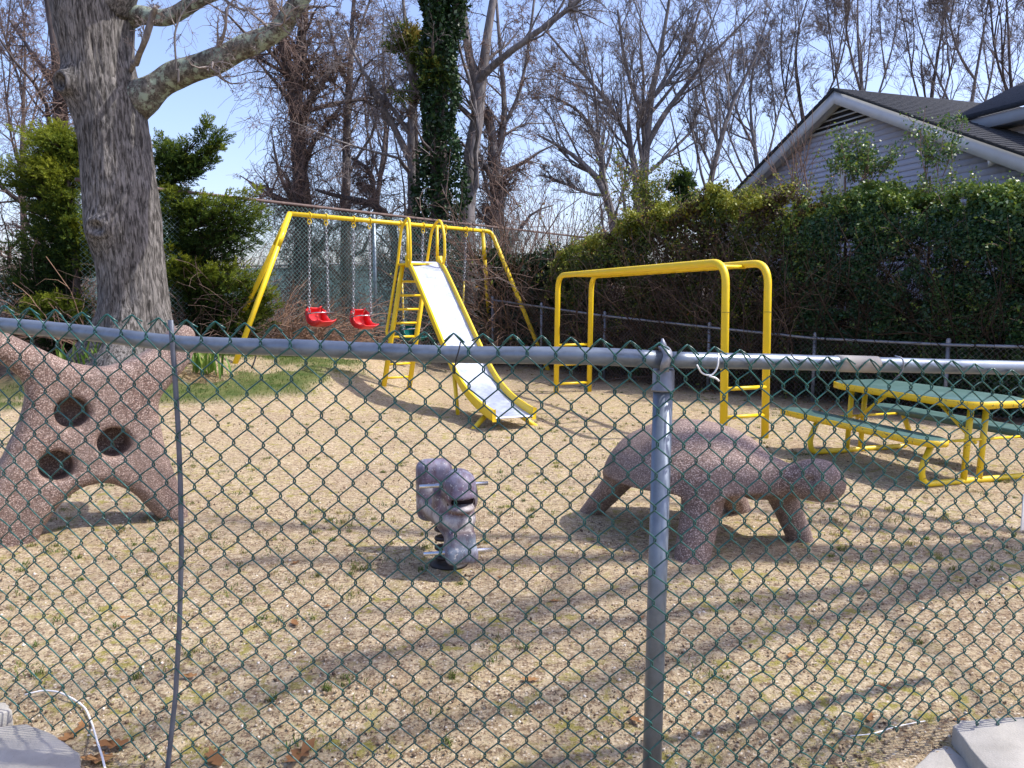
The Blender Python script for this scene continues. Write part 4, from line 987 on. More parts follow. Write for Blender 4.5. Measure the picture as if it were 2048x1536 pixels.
# ------------------------------------------------------------------ spring rider
RB_ = onz(903, 1138); RB_[2] = g1(*RB_[:2])
rf = np.array([.22, -.975]); rl = np.array([.975, .22])      # faces the camera
def rp(f, l, z): return np.array([RB_[0] + rf[0] * f + rl[0] * l, RB_[1] + rf[1] * f + rl[1] * l, z + RB_[2]])
rid = empty('spring_rider', RB_, 'weathered purple and grey spring rider animal with steel foot and hand bars', 'spring rider')
def rbox(f, l, z, c, h, r):
    qx, qy, qz = np.abs(f - c[0]) - h[0] + r, np.abs(l - c[1]) - h[1] + r, np.abs(z - c[2]) - h[2] + r
    return np.sqrt(np.maximum(qx, 0) ** 2 + np.maximum(qy, 0) ** 2 + np.maximum(qz, 0) ** 2) + np.minimum(np.maximum(qx, np.maximum(qy, qz)), 0) - r
def rloc(x, y, z): return (x - RB_[0]) * rf[0] + (y - RB_[1]) * rf[1], (x - RB_[0]) * rl[0] + (y - RB_[1]) * rl[1], z - RB_[2]
def rider(x, y, z):
    f, l, z = rloc(x, y, z)
    d = ell(f, l, z, (.07, .035, .50), (.125, .092, .085))                                   # cap of the head
    d = smin(d, ell(f, l, z, (.10, .035, .445), (.115, .084, .07)), .025)
    d = smin(d, ell(f, l, z, (.135, .035, .385), (.08, .074, .026)), .012)                    # lower lip
    d = smin(d, cap(f, l, z, (.03, .03, .44), (.03, .03, .27), .088, .092), .03)
    d = smin(d, ell(f, l, z, (.065, .03, .305), (.115, .096, .085)), .02)                     # chest
    d = smin(d, rbox(f, l, z, (.10, .032, .185), (.10, .078, .085), .035), .02)               # foot block
    d = smin(d, rbox(f, l, z, (.125, .032, .135), (.085, .088, .045), .03), .02)
    d = smin(d, cap(f, l, z, (.02, .0, .30), (-.30, -.045, .30), .088, .10), .04)
    d = smin(d, rbox(f, l, z, (-.34, -.05, .375), (.07, .108, .185), .06), .03)               # seat back
    for s_ in (-1, 1): d = smin(d, ell(f, l, z, (-.05, .03 + s_ * .098, .40), (.06, .032, .085)), .015)   # ears
    slot = rbox(f, l, z, (.20, .04, .424), (.09, .062, .019), .008); d = np.maximum(d, -slot)
    return d + .0025 * (vn(x * 25, y * 25, z * 25, 12) - .5)
V, Q = snets(rider, (RB_[0] - .4, RB_[1] - .4, RB_[2] + .06), (RB_[0] + .32, RB_[1] + .55, RB_[2] + .66), .0078)
RM, nt, bs = newmat('worn_rider_paint'); v = coords(nt)
n1 = noise(nt, 7, 6, .7, vec=v); c = ramp(nt, n1, [(.32, (.05, .022, .035)), (.46, (.15, .085, .13)), (.58, (.23, .23, .29)), (.72, (.42, .42, .45))])
ge = nt.nodes.new('ShaderNodeSeparateXYZ'); nt.links.new(v, ge.inputs[0])
hz = ramp(nt, ge.outputs['Z'], [(.12, (.16, .21, .27)), (.22, (.17, .21, .26)), (.26, (.05, .03, .035)), (.295, (.45, .43, .41)), (.33, (.48, .46, .44)), (.352, (.11, .045, .03)), (.40, (.33, .31, .30)), (.43, (.04, .022, .03)), (.47, (.13, .12, .17)), (.60, (.19, .20, .27))])
f = ramp(nt, noise(nt, 11, 5, .7, vec=v), [(.38, .25), (.56, .95)]); c = mixc(nt, f, c, hz)
st_ = ramp(nt, noise(nt, 16, 6, .75, vec=coords(nt, (1, 1, .25))), [(.46, 0.0), (.60, .7)]); c = mixc(nt, st_, c, (.07, .04, .05))
ch = ramp(nt, noise(nt, 48, 5, .75, vec=v), [(.58, 0.0), (.63, .75)]); c = mixc(nt, ch, c, (.52, .50, .49)); nt.links.new(c, bs.inputs['Base Color'])
bs.inputs['Roughness'].default_value = .5; bumpn(nt, bs, noise(nt, 40, 5, .7, vec=v), .3, .005)
mb = MB(); mb.quads(V, Q); mb.build('animal_body', RM, rid, smooth=True)
mb = MB(); mb.box(rp(.105, .038, .424), np.append(rf, 0) * .03, np.append(rl, 0) * .075, (0, 0, .025)); mb.build('mouth', simple('dark_mouth', (.02, .008, .012), rough=.7), rid)
for z, f in ((.485, .02), (.145, .14)):
    mb = MB(); mb.tube([rp(f, -.175 + (.0 if z > .3 else .005), z), rp(f, .205, z)], .0115, 12); mb.build('hand_bar' if z > .3 else 'foot_bar', CHROME, rid, smooth=True)
th = np.linspace(0, 2 * math.pi * 4.2, 90); mb = MB(); mb.tube(np.array([rp(-.10 + .07 * math.cos(a), .0 + .07 * math.sin(a), .0 + .23 * a / th[-1]) for a in th]), .013, 8); mb.build('coil_spring', simple('black_spring', (.018, .013, .012), (.05, .03, .025), rough=.55), rid, smooth=True)
mb = MB(); mb.lathe([(0, .0), (.11, .0), (.11, .012), (.07, .02), (0, .02)], rp(-.10, 0, -.004), 20); mb.build('anchor_plate', simple('black_plate', (.02, .015, .013), rough=.6), rid)

# ------------------------------------------------------------------ concrete slabs at the fence
def slab_poly(name, pts, ztop, th_, label):
    P = np.array([onz(x, y, ztop) for x, y in pts]); c = P.mean(0); rng = np.random.default_rng(len(label))
    Qs = []
    for a, b in zip(P, np.roll(P, -1, 0)):
        for t in np.linspace(0, 1, 6)[:-1]: Qs.append(a + (b - a) * t + np.append(rng.normal(0, .0022, 2), 0))
    P = np.array(Qs); k = len(P); lowr = P.copy(); lowr[:, 2] -= th_; lowr[:, :2] += (P - c)[:, :2] * .01
    ar = sum(P[q, 0] * P[(q + 1) % k, 1] - P[(q + 1) % k, 0] * P[q, 1] for q in range(k))
    top = list(range(k)); sides = [(q, k + q, k + (q + 1) % k, (q + 1) % k) for q in range(k)]
    if ar < 0: top = top[::-1]; sides = [s[::-1] for s in sides]
    mb = MB(); mb.poly(np.concatenate([P, lowr]), [tuple(top), tuple(2 * k - 1 - q for q in range(k)) if ar > 0 else tuple(range(k, 2 * k))] + sides)
    tag(mb.build(name, CONC, None, bevel=.006), label, 'concrete')
slab_poly('concrete_block', [(-160, 1500), (-100, 1462), (52, 1447), (110, 1470), (160, 1505), (160, 1600), (60, 1720), (-200, 1720)], .02, .12, 'pale concrete block before the fence beside the bent white wire')
slab_poly('concrete_block', [(-160, 1440), (-160, 1395), (12, 1404), (24, 1420), (-30, 1436), (-110, 1452)], .05, .14, 'small concrete block poking out behind a larger pale block')
slab_poly('concrete_slab', [(1906, 1452), (1922, 1440), (2010, 1434), (2250, 1426), (2400, 1600), (2150, 1750), (2010, 1580)], .03, .09, 'rough concrete slab lying raised over another slab by the fence')
slab_poly('concrete_slab', [(1812, 1548), (1870, 1496), (1895, 1490), (1990, 1560), (2060, 1720), (1850, 1750)], -.035, .06, 'flat concrete slab half buried below the raised slab')
mb = MB(); W1 = [ong(50, 1398), ong(85, 1386), ong(118, 1391), ong(150, 1408), ong(172, 1425), ong(185, 1455), onz(195, 1490, .02), onz(205, 1520, .03), onz(212, 1550, .02)]
W1 = [w + np.array([0, 0, .012]) for w in W1]; mb.tube(bend(W1, .03, 4), .0035, 8); tag(mb.build('white_cable', WHITEW, None, smooth=True), 'bent white wire lying on the sand by the concrete block', 'wire')
mb = MB(); W2 = [ong(1700, 1478), ong(1745, 1474), ong(1790, 1462), ong(1828, 1452), ong(1850, 1449)]; W2 = [w + np.array([0, 0, .01]) for w in W2]; mb.tube(bend(W2, .03, 4), .002, 6); tag(mb.build('white_cable', WHITEW, None, smooth=True), 'thin pale wire on the sand near the raised concrete slab', 'wire')
# ------------------------------------------------------------------ branching
def resamp(P, R, K):
    P = np.asarray(P, float); R = np.asarray(R, float)
    d = np.concatenate([[0], np.cumsum(np.linalg.norm(np.diff(P, axis=0), axis=1))]); s = np.linspace(0, d[-1], K)
    # gentle curve through the points
    Q = np.stack([np.interp(s, d, P[:, a]) for a in range(3)], 1)
    for _ in range(3): Q[1:-1] = .25 * Q[:-2] + .5 * Q[1:-1] + .25 * Q[2:]
    return Q, np.interp(s, d, R)
def nz(v): return v / (np.linalg.norm(v, axis=-1, keepdims=True) + 1e-9)
def children(rng, P, R, per, t0, t1, ang, lr, K, trop, wig, rr, rmin, lmax=None):
    """P (N,K0,3) parents -> children polylines"""
    N_, K0, _ = P.shape
    Ls = np.linalg.norm(np.diff(P, axis=1), axis=2).sum(1)
    cnt = np.maximum(0, np.round(per * (.6 + .8 * rng.random(N_)))).astype(int)
    par = np.repeat(np.arange(N_), cnt); n = len(par)
    if n == 0: return P[:0, :K], R[:0, :K]
    t = t0 + (t1 - t0) * rng.random(n); x = t * (K0 - 1); i = np.minimum(x.astype(int), K0 - 2); f = (x - i)[:, None]
    st = P[par, i] * (1 - f) + P[par, i + 1] * f; tan = nz(P[par, i + 1] - P[par, i])
    r0 = R[par, i] * (1 - f[:, 0]) + R[par, i + 1] * f[:, 0]
    rnd = nz(rng.normal(size=(n, 3))); pr = nz(rnd - tan * (rnd * tan).sum(1)[:, None])
    a = np.radians(rng.uniform(ang[0], ang[1], n))[:, None]; d = tan * np.cos(a) + pr * np.sin(a)
    L = Ls[par] * lr * (.5 + rng.random(n)) * (1.15 - .55 * t)
    if lmax: L = np.minimum(L, lmax * (.6 + .5 * rng.random(n)))
    out = np.empty((n, K, 3)); out[:, 0] = st; step = (L / (K - 1))[:, None]
    for k in range(1, K):
        d = nz(d + rng.normal(size=(n, 3)) * wig + np.array([0, 0, trop])); out[:, k] = out[:, k - 1] + d * step
    rs = np.maximum(np.minimum(r0 * rr, r0 * .9), rmin)
    rad = np.maximum(rs[:, None] * np.linspace(1, .14, K)[None], rmin * np.linspace(1, .6, K)[None])
    return out, rad
def make_tree(name, label, cat, Y, limbs, seed, tm, bm, group=None, levels=None, rmin=.006, vines=0, ivy=0, base=True, world=False):
    rng = np.random.default_rng(seed); polys = []
    for lb_ in limbs:
        if world: polys.append([np.array([q[:3] for q in lb_], float), np.array([q[3] for q in lb_], float)]); continue
        P = [at(x, y, Y + (q[3] if len(q) > 3 else 0)) for q in lb_ for x, y in (q[:2],)]; R = [q[2] / 2 / F * Y for q in lb_]
        polys.append([np.array(P), np.array(R)])
    if base:
        p = polys[0][0][0]; z0 = g1(p[0], p[1]) - .15
        if p[2] > z0 + .1:
            polys[0][0] = np.vstack([[p[0], p[1], z0], polys[0][0]]); polys[0][1] = np.concatenate([[polys[0][1][0] * 1.25], polys[0][1]])
    b = polys[0][0][0]
    e = empty(name, (b[0], b[1], g1(b[0], b[1])), label, cat, group)
    K0 = 14; LP_, LR_ = [], []
    for q, (P, R) in enumerate(polys):
        P, R = resamp(P, R, K0); P = P + rng.normal(0, 1, P.shape) * R[:, None] * .12 * (np.arange(K0) > 0)[:, None]
        if q > 0:       # a limb grows out of the limb it starts on
            prev = np.concatenate(LP_); pr_ = np.concatenate(LR_); kn = np.argmin(np.linalg.norm(prev - P[0], axis=1)); sh = (prev[kn] - P[0]); P = P + sh[None] * np.linspace(1, 0, K0)[:, None] ** .7
            R = np.minimum(R, pr_[kn] * .92)
        LP_.append(P); LR_.append(R)
    LP_ = np.array(LP_); LR_ = np.array(LR_)
    mb = MB(); tubes(mb, LP_, LR_, 10); mb.build('trunk', tm, e, smooth=True)
    lv = levels or [(11, .22, 1, (30, 62), .42, 7, .10, .16, .55), (6, .15, 1, (28, 60), .46, 5, .08, .20, .6), (5, .1, 1, (28, 65), .50, 4, .06, .24, .7), (4, .1, 1, (25, 65), .55, 3, .05, .26, .8)]
    P, R = LP_, LR_; allb = []
    b1 = MB(); b2 = MB()
    for q, (per, t0, t1, ang, lr, K, trop, wig, rr) in enumerate(lv):
        P, R = children(rng, P, R, per, t0, t1, ang, lr, K, trop, wig, rr, rmin, 5.5 if q == 0 else None)
        tubes(b1 if q < 2 else b2, P, R, 5 if q == 0 else 3)
    b1.build('branches', tm, e, 'stuff', True)
    if b2.n: b2.build('twigs', bm, e, 'stuff')
    if vines:
        # tangled climbing stems round the trunk
        P0 = LP_[0]; n = vines; t = rng.random(n) ** 1.2 * .8; x = t * (K0 - 1); i = x.astype(int)
        st = P0[i] + nz(rng.normal(size=(n, 3))) * (LR_[0][i] * (1 + 1.8 * rng.random(n)))[:, None]
        K = 9; out = np.empty((n, K, 3)); out[:, 0] = st; d = nz(rng.normal(size=(n, 3)) * .6 + np.array([0, 0, .75])); L = (.6 + 2.2 * rng.random(n))[:, None] / K
        for k in range(1, K):
            ax = P0[np.clip(i + k // 3, 0, K0 - 1)]; pull = ax - out[:, k - 1]; pull[:, 2] = 0
            d = nz(d + rng.normal(size=(n, 3)) * .45 + pull * .35 + np.array([0, 0, -.05 * (k > 4)])); out[:, k] = out[:, k - 1] + d * L
        mb = MB(); tubes(mb, out, np.repeat((rmin * (.8 + 1.6 * rng.random(n) ** 3))[:, None], K, 1), 3)
        # strands hanging off the tangle
        m2 = n // 2; st = out[rng.integers(0, n, m2), rng.integers(2, K, m2)]; dn = np.empty((m2, 7, 3)); dn[:, 0] = st; d = nz(rng.normal(size=(m2, 3)) * np.array([1, 1, .3])); L = (.5 + 1.8 * rng.random(m2))[:, None] / 6
        for k in range(1, 7): d = nz(d + rng.normal(size=(m2, 3)) * .2 + np.array([0, 0, -.28])); dn[:, k] = dn[:, k - 1] + d * L
        tubes(mb, dn, np.repeat(np.full((m2, 1), rmin * .8), 7, 1), 3); mb.build('vines', TWIGB, e, 'stuff')
    return e, LP_, LR_
def leafcards(rng, C, size, tint, mat, name, parent, upbias=.3, asp=.62, fold=.25):
    n = len(C); R = rotm(rng, n)
    q = np.array([(-1, 0, 0), (0, -asp, fold), (1, 0, 0), (0, asp, fold)], float)
    V = C[:, None] + np.einsum('nij,kj->nki', R, q) * (size * (.6 + .8 * rng.random(n)))[:, None, None]
    mb = MB(); mb.quads(V, (np.arange(n) * 4)[:, None] + np.arange(4)); return mb.build(name, mat, parent, 'stuff', tint=np.clip(tint, 0, 1))

# ------------------------------------------------------------------ the big oak
OY = 12.0
OL = [(0, 112, 256), (60, 122, 257), (120, 134, 258), (170, 141, 268), (210, 147, 279), (260, 163, 289), (300, 171, 296), (350, 176, 303), (400, 178, 310), (440, 176, 314), (470, 182, 316), (520, 197, 321), (560, 203, 326), (600, 205, 331), (640, 200, 337), (670, 190, 345), (700, 168, 362), (725, 140, 385)]
rows = 200; py = np.linspace(-40, 725, rows); le = np.interp(py, [q[0] for q in OL], [q[1] for q in OL]); re = np.interp(py, [q[0] for q in OL], [q[2] for q in OL])
le = np.convolve(np.pad(le, 6, 'edge'), np.ones(13) / 13, 'valid'); re = np.convolve(np.pad(re, 6, 'edge'), np.ones(13) / 13, 'valid')
CC = np.array([at((a + b) / 2, y, OY) for a, b, y in zip(le, re, py)]); RR = (re - le) / 2 / F * OY
oak = empty('oak_tree', (CC[-1][0], OY, g1(CC[-1][0], OY)), 'massive old oak with furrowed grey trunk and lichen covered limb', 'tree')
ns = 150; th = np.arange(ns) * 2 * math.pi / ns
TH, ZZ = np.meshgrid(th, CC[:, 2]); RRm = RR[:, None]
ar = TH * .52 / .052; nn = vn(np.cos(TH) * 8.5, np.sin(TH) * 8.5, ZZ * 2.4, 3); n2 = vn(np.cos(TH) * 17, np.sin(TH) * 17, ZZ * 5.5, 8); n3 = fbm(np.cos(TH) * 1.3, np.sin(TH) * 1.3, ZZ * .9, 14, 3)
rid_ = 1 - np.abs(2 * nn - 1); disp = .030 * (rid_ - .5) + .016 * (n2 - .5) + .09 * (n3 - .5)
# root flare lobes
fl_ = S(.95, .2, ZZ - CC[-1][2]); disp = disp + fl_ * .10 * np.cos(TH * 5 + .6)
# burl with a hole (old pruned limb) and scar
def burl(px, py_, rad, amp, hole):
    p = at(px, py_, OY); a0 = math.atan2(-math.sqrt(max(0, 1 - ((p[0] - np.interp(p[2], CC[::-1, 2], CC[::-1, 0])) / .48) ** 2)), (p[0] - np.interp(p[2], CC[::-1, 2], CC[::-1, 0])) / .48)
    d = np.sqrt((((TH - a0 + math.pi) % (2 * math.pi) - math.pi) * .48) ** 2 + (ZZ - p[2]) ** 2) / rad
    return amp * np.exp(-d ** 2 * 1.2) + (.45 * amp * np.exp(-((d - .55) / .16) ** 2) - hole * np.exp(-(d / .30) ** 2) if hole else 0)
disp = disp + burl(171, 182, .24, .13, .18) + burl(237, 462, .22, .08, .10) + burl(215, 480, .20, .06, 0)
V = np.stack([CC[:, 0][:, None] + (RRm + disp) * np.cos(TH), CC[:, 1][:, None] + (RRm + disp) * np.sin(TH), ZZ], -1)
i = np.arange(rows - 1)[:, None]; j = np.arange(ns)[None]; j2 = (j + 1) % ns
mb = MB(); mb.quads(V, np.stack([i * ns + j, (i + 1) * ns + j, (i + 1) * ns + j2, i * ns + j2], -1)); mb.build('trunk', OAKB, oak, smooth=True)
def limb(pts, Y0, name, mat, seed, sub=True, lv=None):
    P = np.array([at(x, y, Y0 + dy) for x, y, w, dy in pts]); R = np.array([w / 2 / F * (Y0 + dy) for x, y, w, dy in pts])
    d = np.concatenate([[0], np.cumsum(np.linalg.norm(np.diff(P, axis=0), axis=1))]); K = 46; s_ = np.linspace(0, d[-1], K)
    Q = np.stack([np.interp(s_, d, P[:, a]) for a in range(3)], 1); rr = np.interp(s_, d, R)
    for _ in range(4): Q[1:-1] = .25 * Q[:-2] + .5 * Q[1:-1] + .25 * Q[2:]
    rr = rr * (1 + .22 * (vn(s_ * 3.1, seed, 0, seed) - .5)); Q += (np.stack([vn(s_ * 1.7, q, 0, seed) for q in range(3)], 1) - .5) * .12 * (s_ > .2)[:, None]
    mb = MB(); mb.tube(Q, rr, 20); o = mb.build(name, mat, oak, smooth=True)
    if sub:
        rng = np.random.default_rng(seed); Pq = Q[None, ::3]; Rq = rr[None, ::3]; b1 = MB()
        for q, (per, t0, t1, ang, lr, K_, trop, wig, r_) in enumerate(lv or [(7, .4, 1, (35, 80), .22, 7, .08, .22, .22), (6, .15, 1, (30, 65), .45, 5, .02, .25, .6), (5, .1, 1, (30, 70), .5, 4, 0, .28, .7), (3, .1, 1, (30, 70), .5, 3, 0, .28, .8)]):
            Pq, Rq = children(rng, Pq, Rq, per, t0, t1, ang, lr, K_, trop, wig, r_, .0032); tubes(b1, Pq, Rq, 4 if q < 2 else 3)
        b1.build('twigs', TWIGG, o, 'stuff')
    return o
limb([(232, 228, 50, .22), (262, 212, 74, .14), (288, 197, 64, .06), (315, 178, 56, 0), (345, 154, 54, -.05), (385, 140, 47, -.1), (420, 128, 45, -.2), (470, 112, 42, -.3), (520, 80, 39, -.4), (560, 50, 36, -.5), (595, 15, 33, -.6), (640, -40, 28, -.7), (700, -110, 22, -.8)], OY, 'limb', LIMBB, 5)
limb([(222, 62, 30, .25), (262, 42, 38, .1), (310, 32, 31, -.2), (360, 20, 28, -.3), (410, 2, 26, -.4), (470, -40, 22, -.5), (560, -120, 16, -.6)], OY, 'limb', LIMBB, 6)
limb([(178, 30, 128, 0), (190, -60, 110, .2), (150, -200, 90, .3), (60, -420, 70, .5)], OY, 'limb', OAKB, 7, False)
limb([(222, 20, 70, -.1), (245, -60, 62, -.3), (330, -260, 50, -.6), (420, -480, 36, -.9)], OY, 'limb', OAKB, 8, False)
limb([(262, 140, 10, -.1), (275, 110, 11, -.4), (292, 75, 12, -.7), (305, 40, 11, -.8), (312, 20, 9, -.9)], OY, 'limb', BARKG, 9, True)
limb([(357, 165, 4, -.55), (358, 110, 4, -.6), (357, 60, 3.4, -.6), (362, 30, 3, -.6), (380, 5, 2.4, -.6)], OY, 'limb', BARKG, 10, True, [(6, .6, 1, (20, 50), .5, 5, .1, .15, .6), (3, .3, 1, (20, 50), .5, 4, .1, .2, .7)])

# ------------------------------------------------------------------ bare trees beyond the fence
GRP = 'bare trees beyond the tall fence'
DEF = None
TV = [(13, .15, 1, (30, 75), .34, 7, .02, .25, .40), (7, .15, 1, (30, 65), .46, 5, -.03, .28, .55), (6, .1, 1, (30, 70), .5, 4, -.10, .3, .7), (5, .1, 1, (30, 70), .55, 3, -.06, .3, .8)]
make_tree('vine_tangled_tree', 'bare tree with two dark trunks thick with brown vines behind the swings', 'tree', 22, [[(606, 470, 34), (600, 330, 30), (592, 220, 26), (585, 150, 20), (565, 85, 20), (548, 20, 16), (530, -60, 12)], [(596, 230, 24), (598, 130, 19), (606, 60, 17), (612, 0, 15), (625, -80, 12)], [(606, 300, 17), (625, 205, 14), (660, 155, 11), (682, 112, 9, .3)], [(618, 330, 12), (640, 270, 10), (680, 215, 7)]], 41, BARKD, TWIGB, GRP, TV, .0055, 1300)
make_tree('thin_vine_tree', 'slender bare tree wound with vines beside the thick vine tangled one', 'tree', 23, [[(690, 470, 20), (692, 330, 17), (695, 200, 14), (700, 120, 11), (705, 40, 8), (712, -60, 6)], [(697, 130, 8), (715, 70, 6), (740, 0, 4)], [(695, 170, 8), (672, 110, 6), (655, 40, 4)]], 42, BARKG, TWIGB, GRP, TV, .0058, 500)
make_tree('forked_tree', 'bare forked tree growing just left of the ivy clad trunk', 'tree', 21, [[(826, 470, 19), (824, 330, 17), (822, 262, 17), (832, 200, 13), (826, 140, 10), (812, 90, 8), (806, 0, 6)], [(822, 300, 15), (790, 240, 12), (762, 190, 10), (740, 150, 8), (715, 120, 6), (690, 60, 4)], [(812, 262, 10), (775, 205, 8), (735, 165, 6)], [(828, 240, 10), (845, 200, 8), (858, 140, 6), (880, 90, 5)]], 43, BARKG, TWIGG, GRP, TV, .0055, 160)
_, IP, IR = make_tree('ivy_tree', 'tall trunk wrapped from top to bottom in dark green ivy', 'tree', 20, [[(880, 450, 36), (876, 330, 34), (884, 200, 32), (880, 100, 32), (872, 20, 32), (868, -60, 28)], [(884, 130, 16), (912, 60, 15), (918, 0, 13), (925, -60, 10)], [(888, 60, 8), (908, 40, 7), (900, 20, 6), (905, -20, 5)]], 44, BARKD, TWIGG, GRP, [(5, .4, 1, (30, 70), .2, 6, .05, .2, .3), (5, .2, 1, (30, 65), .45, 5, 0, .25, .6), (4, .1, 1, (30, 70), .5, 4, 0, .3, .7)], .0052)
rng = np.random.default_rng(9); iv = bpy.data.objects['ivy_tree']
n = 17000; t = rng.random(n); wpx = np.interp(t, [0, .25, .42, .6, .75, .85, 1], [.50, .56, .62, .40, .48, .38, .42]); x = t * 13; i = np.minimum(x.astype(int), 12)
P0 = IP[0][i] + (IP[0][i + 1] - IP[0][i]) * (x - i)[:, None]
a = rng.random(n) * 2 * math.pi; lump = .25 + 1.5 * fbm(np.cos(a) * 1.3 + 5, np.sin(a) * 1.3, P0[:, 2] * 1.2, 6, 3); rad = wpx * lump * (.55 + .5 * rng.random(n) ** .5)
C = P0 + np.stack([np.cos(a) * rad, np.sin(a) * rad, rng.normal(0, .1, n)], 1)
n2 = 2500; t2 = rng.random(n2) * .9; x2 = t2 * 13; i2 = np.minimum(x2.astype(int), 12); Pb = IP[1][i2] + (IP[1][i2 + 1] - IP[1][i2]) * (x2 - i2)[:, None]; C = np.concatenate([C, Pb + rng.normal(0, .14, (n2, 3))])
leafcards(rng, C, .055, rng.beta(1.6, 2.6, len(C)), IVYL, 'ivy_leaves', iv)
make_tree('grey_trunk_tree', 'smooth grey bare tree forking into three tall limbs right of the ivy', 'tree', 22, [[(934, 480, 34), (937, 400, 31), (940, 330, 29), (946, 260, 27), (957, 195, 24), (962, 160, 22), (975, 95, 17), (984, 30, 15), (992, -60, 12)], [(955, 190, 22), (937, 130, 17), (930, 70, 15), (922, 20, 14), (918, -50, 12)], [(964, 165, 17), (995, 125, 14, -.4), (1045, 90, 12, -.8), (1100, 50, 10, -1.0), (1170, -8, 8, -1.2), (1230, -60, 6, -1.4)], [(1080, 60, 6, -1), (1120, 25, 5, -1), (1140, -20, 4, -1)]], 45, BARKG, TWIGG, GRP, [(8, .35, 1, (30, 60), .30, 7, .08, .16, .45), (6, .15, 1, (28, 60), .46, 5, .05, .22, .6), (5, .1, 1, (28, 65), .50, 4, .04, .25, .7), (3, .1, 1, (25, 65), .55, 3, .04, .26, .8)], .0055)
make_tree('vine_wrapped_tree', 'bare tree with vine wrapped lower trunk standing right of the grey trunk', 'tree', 23, [[(996, 480, 30), (994, 380, 28), (990, 320, 26), (985, 260, 15), (975, 215, 8)], [(994, 330, 20), (1008, 270, 13), (1020, 240, 12), (1012, 190, 10), (1005, 120, 8), (998, 40, 6), (990, -40, 4)], [(1020, 240, 9), (1045, 200, 7), (1062, 120, 6), (1068, 40, 5), (1075, -40, 4)], [(992, 300, 12), (972, 240, 10), (960, 190, 7)]], 46, BARKG, TWIGB, GRP, TV, .0058, 900)
DT = [(11, .25, 1, (22, 50), .40, 7, .12, .13, .5), (7, .15, 1, (22, 50), .46, 5, .10, .17, .6), (6, .1, 1, (22, 55), .50, 4, .08, .2, .7), (4, .1, 1, (20, 55), .55, 3, .06, .22, .8)]
def spread(cx_, by, h, w, seed, k, w0):
    """a trunk that forks, each stem forking again"""
    rg = np.random.default_rng(seed); L = []; ln = rg.normal(0, .10); fy = by - h * (.22 + .16 * rg.random()); fx = cx_ + ln * h * .3
    L.append([(cx_, by, w0, 0), (cx_ + (fx - cx_) * .4 + rg.normal(0, 3), (by + fy) / 2, w0 * .9, 0), (fx, fy, w0 * .82, 0), (fx + ln * h * .15 + rg.normal(0, 8), fy - h * .2, w0 * .55, .3), (fx + rg.normal(0, w * .12), fy - h * .42, w0 * .35, .4), (fx + rg.normal(0, w * .2), by - h * 1.08, w0 * .14, .5)])
    for q in range(k):
        a = rg.uniform(.45, 1.0) * (1 if q % 2 else -1); sy = fy + h * .12 * rg.random() - h * .22 * (q // 2); ex = fx + a * w * .55; dd_ = rg.normal(0, 1.2)
        m1 = (fx + a * w * .16 + rg.normal(0, 5), sy - h * .11, w0 * .42, dd_ * .3); m2 = (fx + a * w * .34 + rg.normal(0, 8), sy - h * .28, w0 * .32, dd_ * .7)
        L.append([(fx - (fx - cx_) * .2, sy, w0 * .5, 0), m1, m2, (fx + a * w * .46 + rg.normal(0, 10), sy - h * .48, w0 * .22, dd_), (ex + rg.normal(0, 10), sy - h * .72, w0 * .12, dd_)])
        b = -a * rg.uniform(.3, .8); L.append([m2, (m2[0] + b * w * .12, m2[1] - h * .14, w0 * .22, dd_), (m2[0] + b * w * .2 + rg.normal(0, 8), m2[1] - h * .30, w0 * .15, dd_ * 1.2), (m2[0] + b * w * .24, m2[1] - h * .5, w0 * .08, dd_ * 1.3)])
    return L
DTG = 'bare trees behind the hedge and house'
make_tree('spreading_tree', 'wide multi stemmed bare tree fanning out above the hedge', 'tree', 27, [[(1285, 440, 19.2), (1288, 330, 17.8), (1292, 225, 16.3), (1298, 205, 13.3), (1318, 120, 9.6), (1335, 40, 6.7), (1345, -40, 4.4)], [(1292, 225, 11.1), (1262, 165, 8.1), (1245, 100, 6.7), (1235, 20, 4.4)], [(1310, 300, 12.6), (1335, 240, 11.1), (1380, 180, 8.9), (1420, 120, 6.7), (1470, 70, 4.4), (1510, 20, 3.0)], [(1295, 210, 8.1), (1345, 165, 7.4), (1385, 95, 5.9), (1400, 20, 4.4)], [(1260, 400, 13.3), (1250, 300, 10.4), (1215, 210, 8.1), (1160, 145, 6.7), (1120, 100, 5.2), (1090, 60, 3.7)]], 47, BARKG, TWIGG, DTG, DT, .0062)
make_tree('leaning_tree', 'pale bare tree with long arching limbs leaning away from the spreading tree', 'tree', 25, [[(1232, 470, 17.8), (1218, 380, 15.5), (1195, 345, 12.6), (1160, 315, 8.9), (1110, 285, 5.9), (1075, 270, 3.7)], [(1218, 385, 11.1), (1205, 300, 8.9), (1185, 240, 6.7), (1150, 210, 5.2), (1100, 190, 3.7)], [(1195, 400, 6.7), (1160, 395, 5.9), (1110, 365, 4.4), (1080, 350, 3.0)], [(1205, 300, 5.9), (1198, 190, 4.4), (1172, 90, 3.7), (1150, 30, 2.2)]], 48, BARKG, TWIGG, DTG, DT, .0058)
make_tree('slanting_tree', 'slim bare tree slanting over the hedge just before the house gable', 'tree', 27, [[(1405, 420, 12.6), (1428, 340, 11.1), (1440, 270, 8.9), (1460, 200, 7.4), (1500, 140, 5.2), (1540, 60, 3.0)], [(1440, 300, 6.7), (1415, 220, 5.9), (1400, 150, 4.4), (1390, 70, 3.0)], [(1432, 330, 5.9), (1400, 270, 4.4), (1370, 230, 3.0)]], 49, BARKG, TWIGG, DTG, DT, .0062)
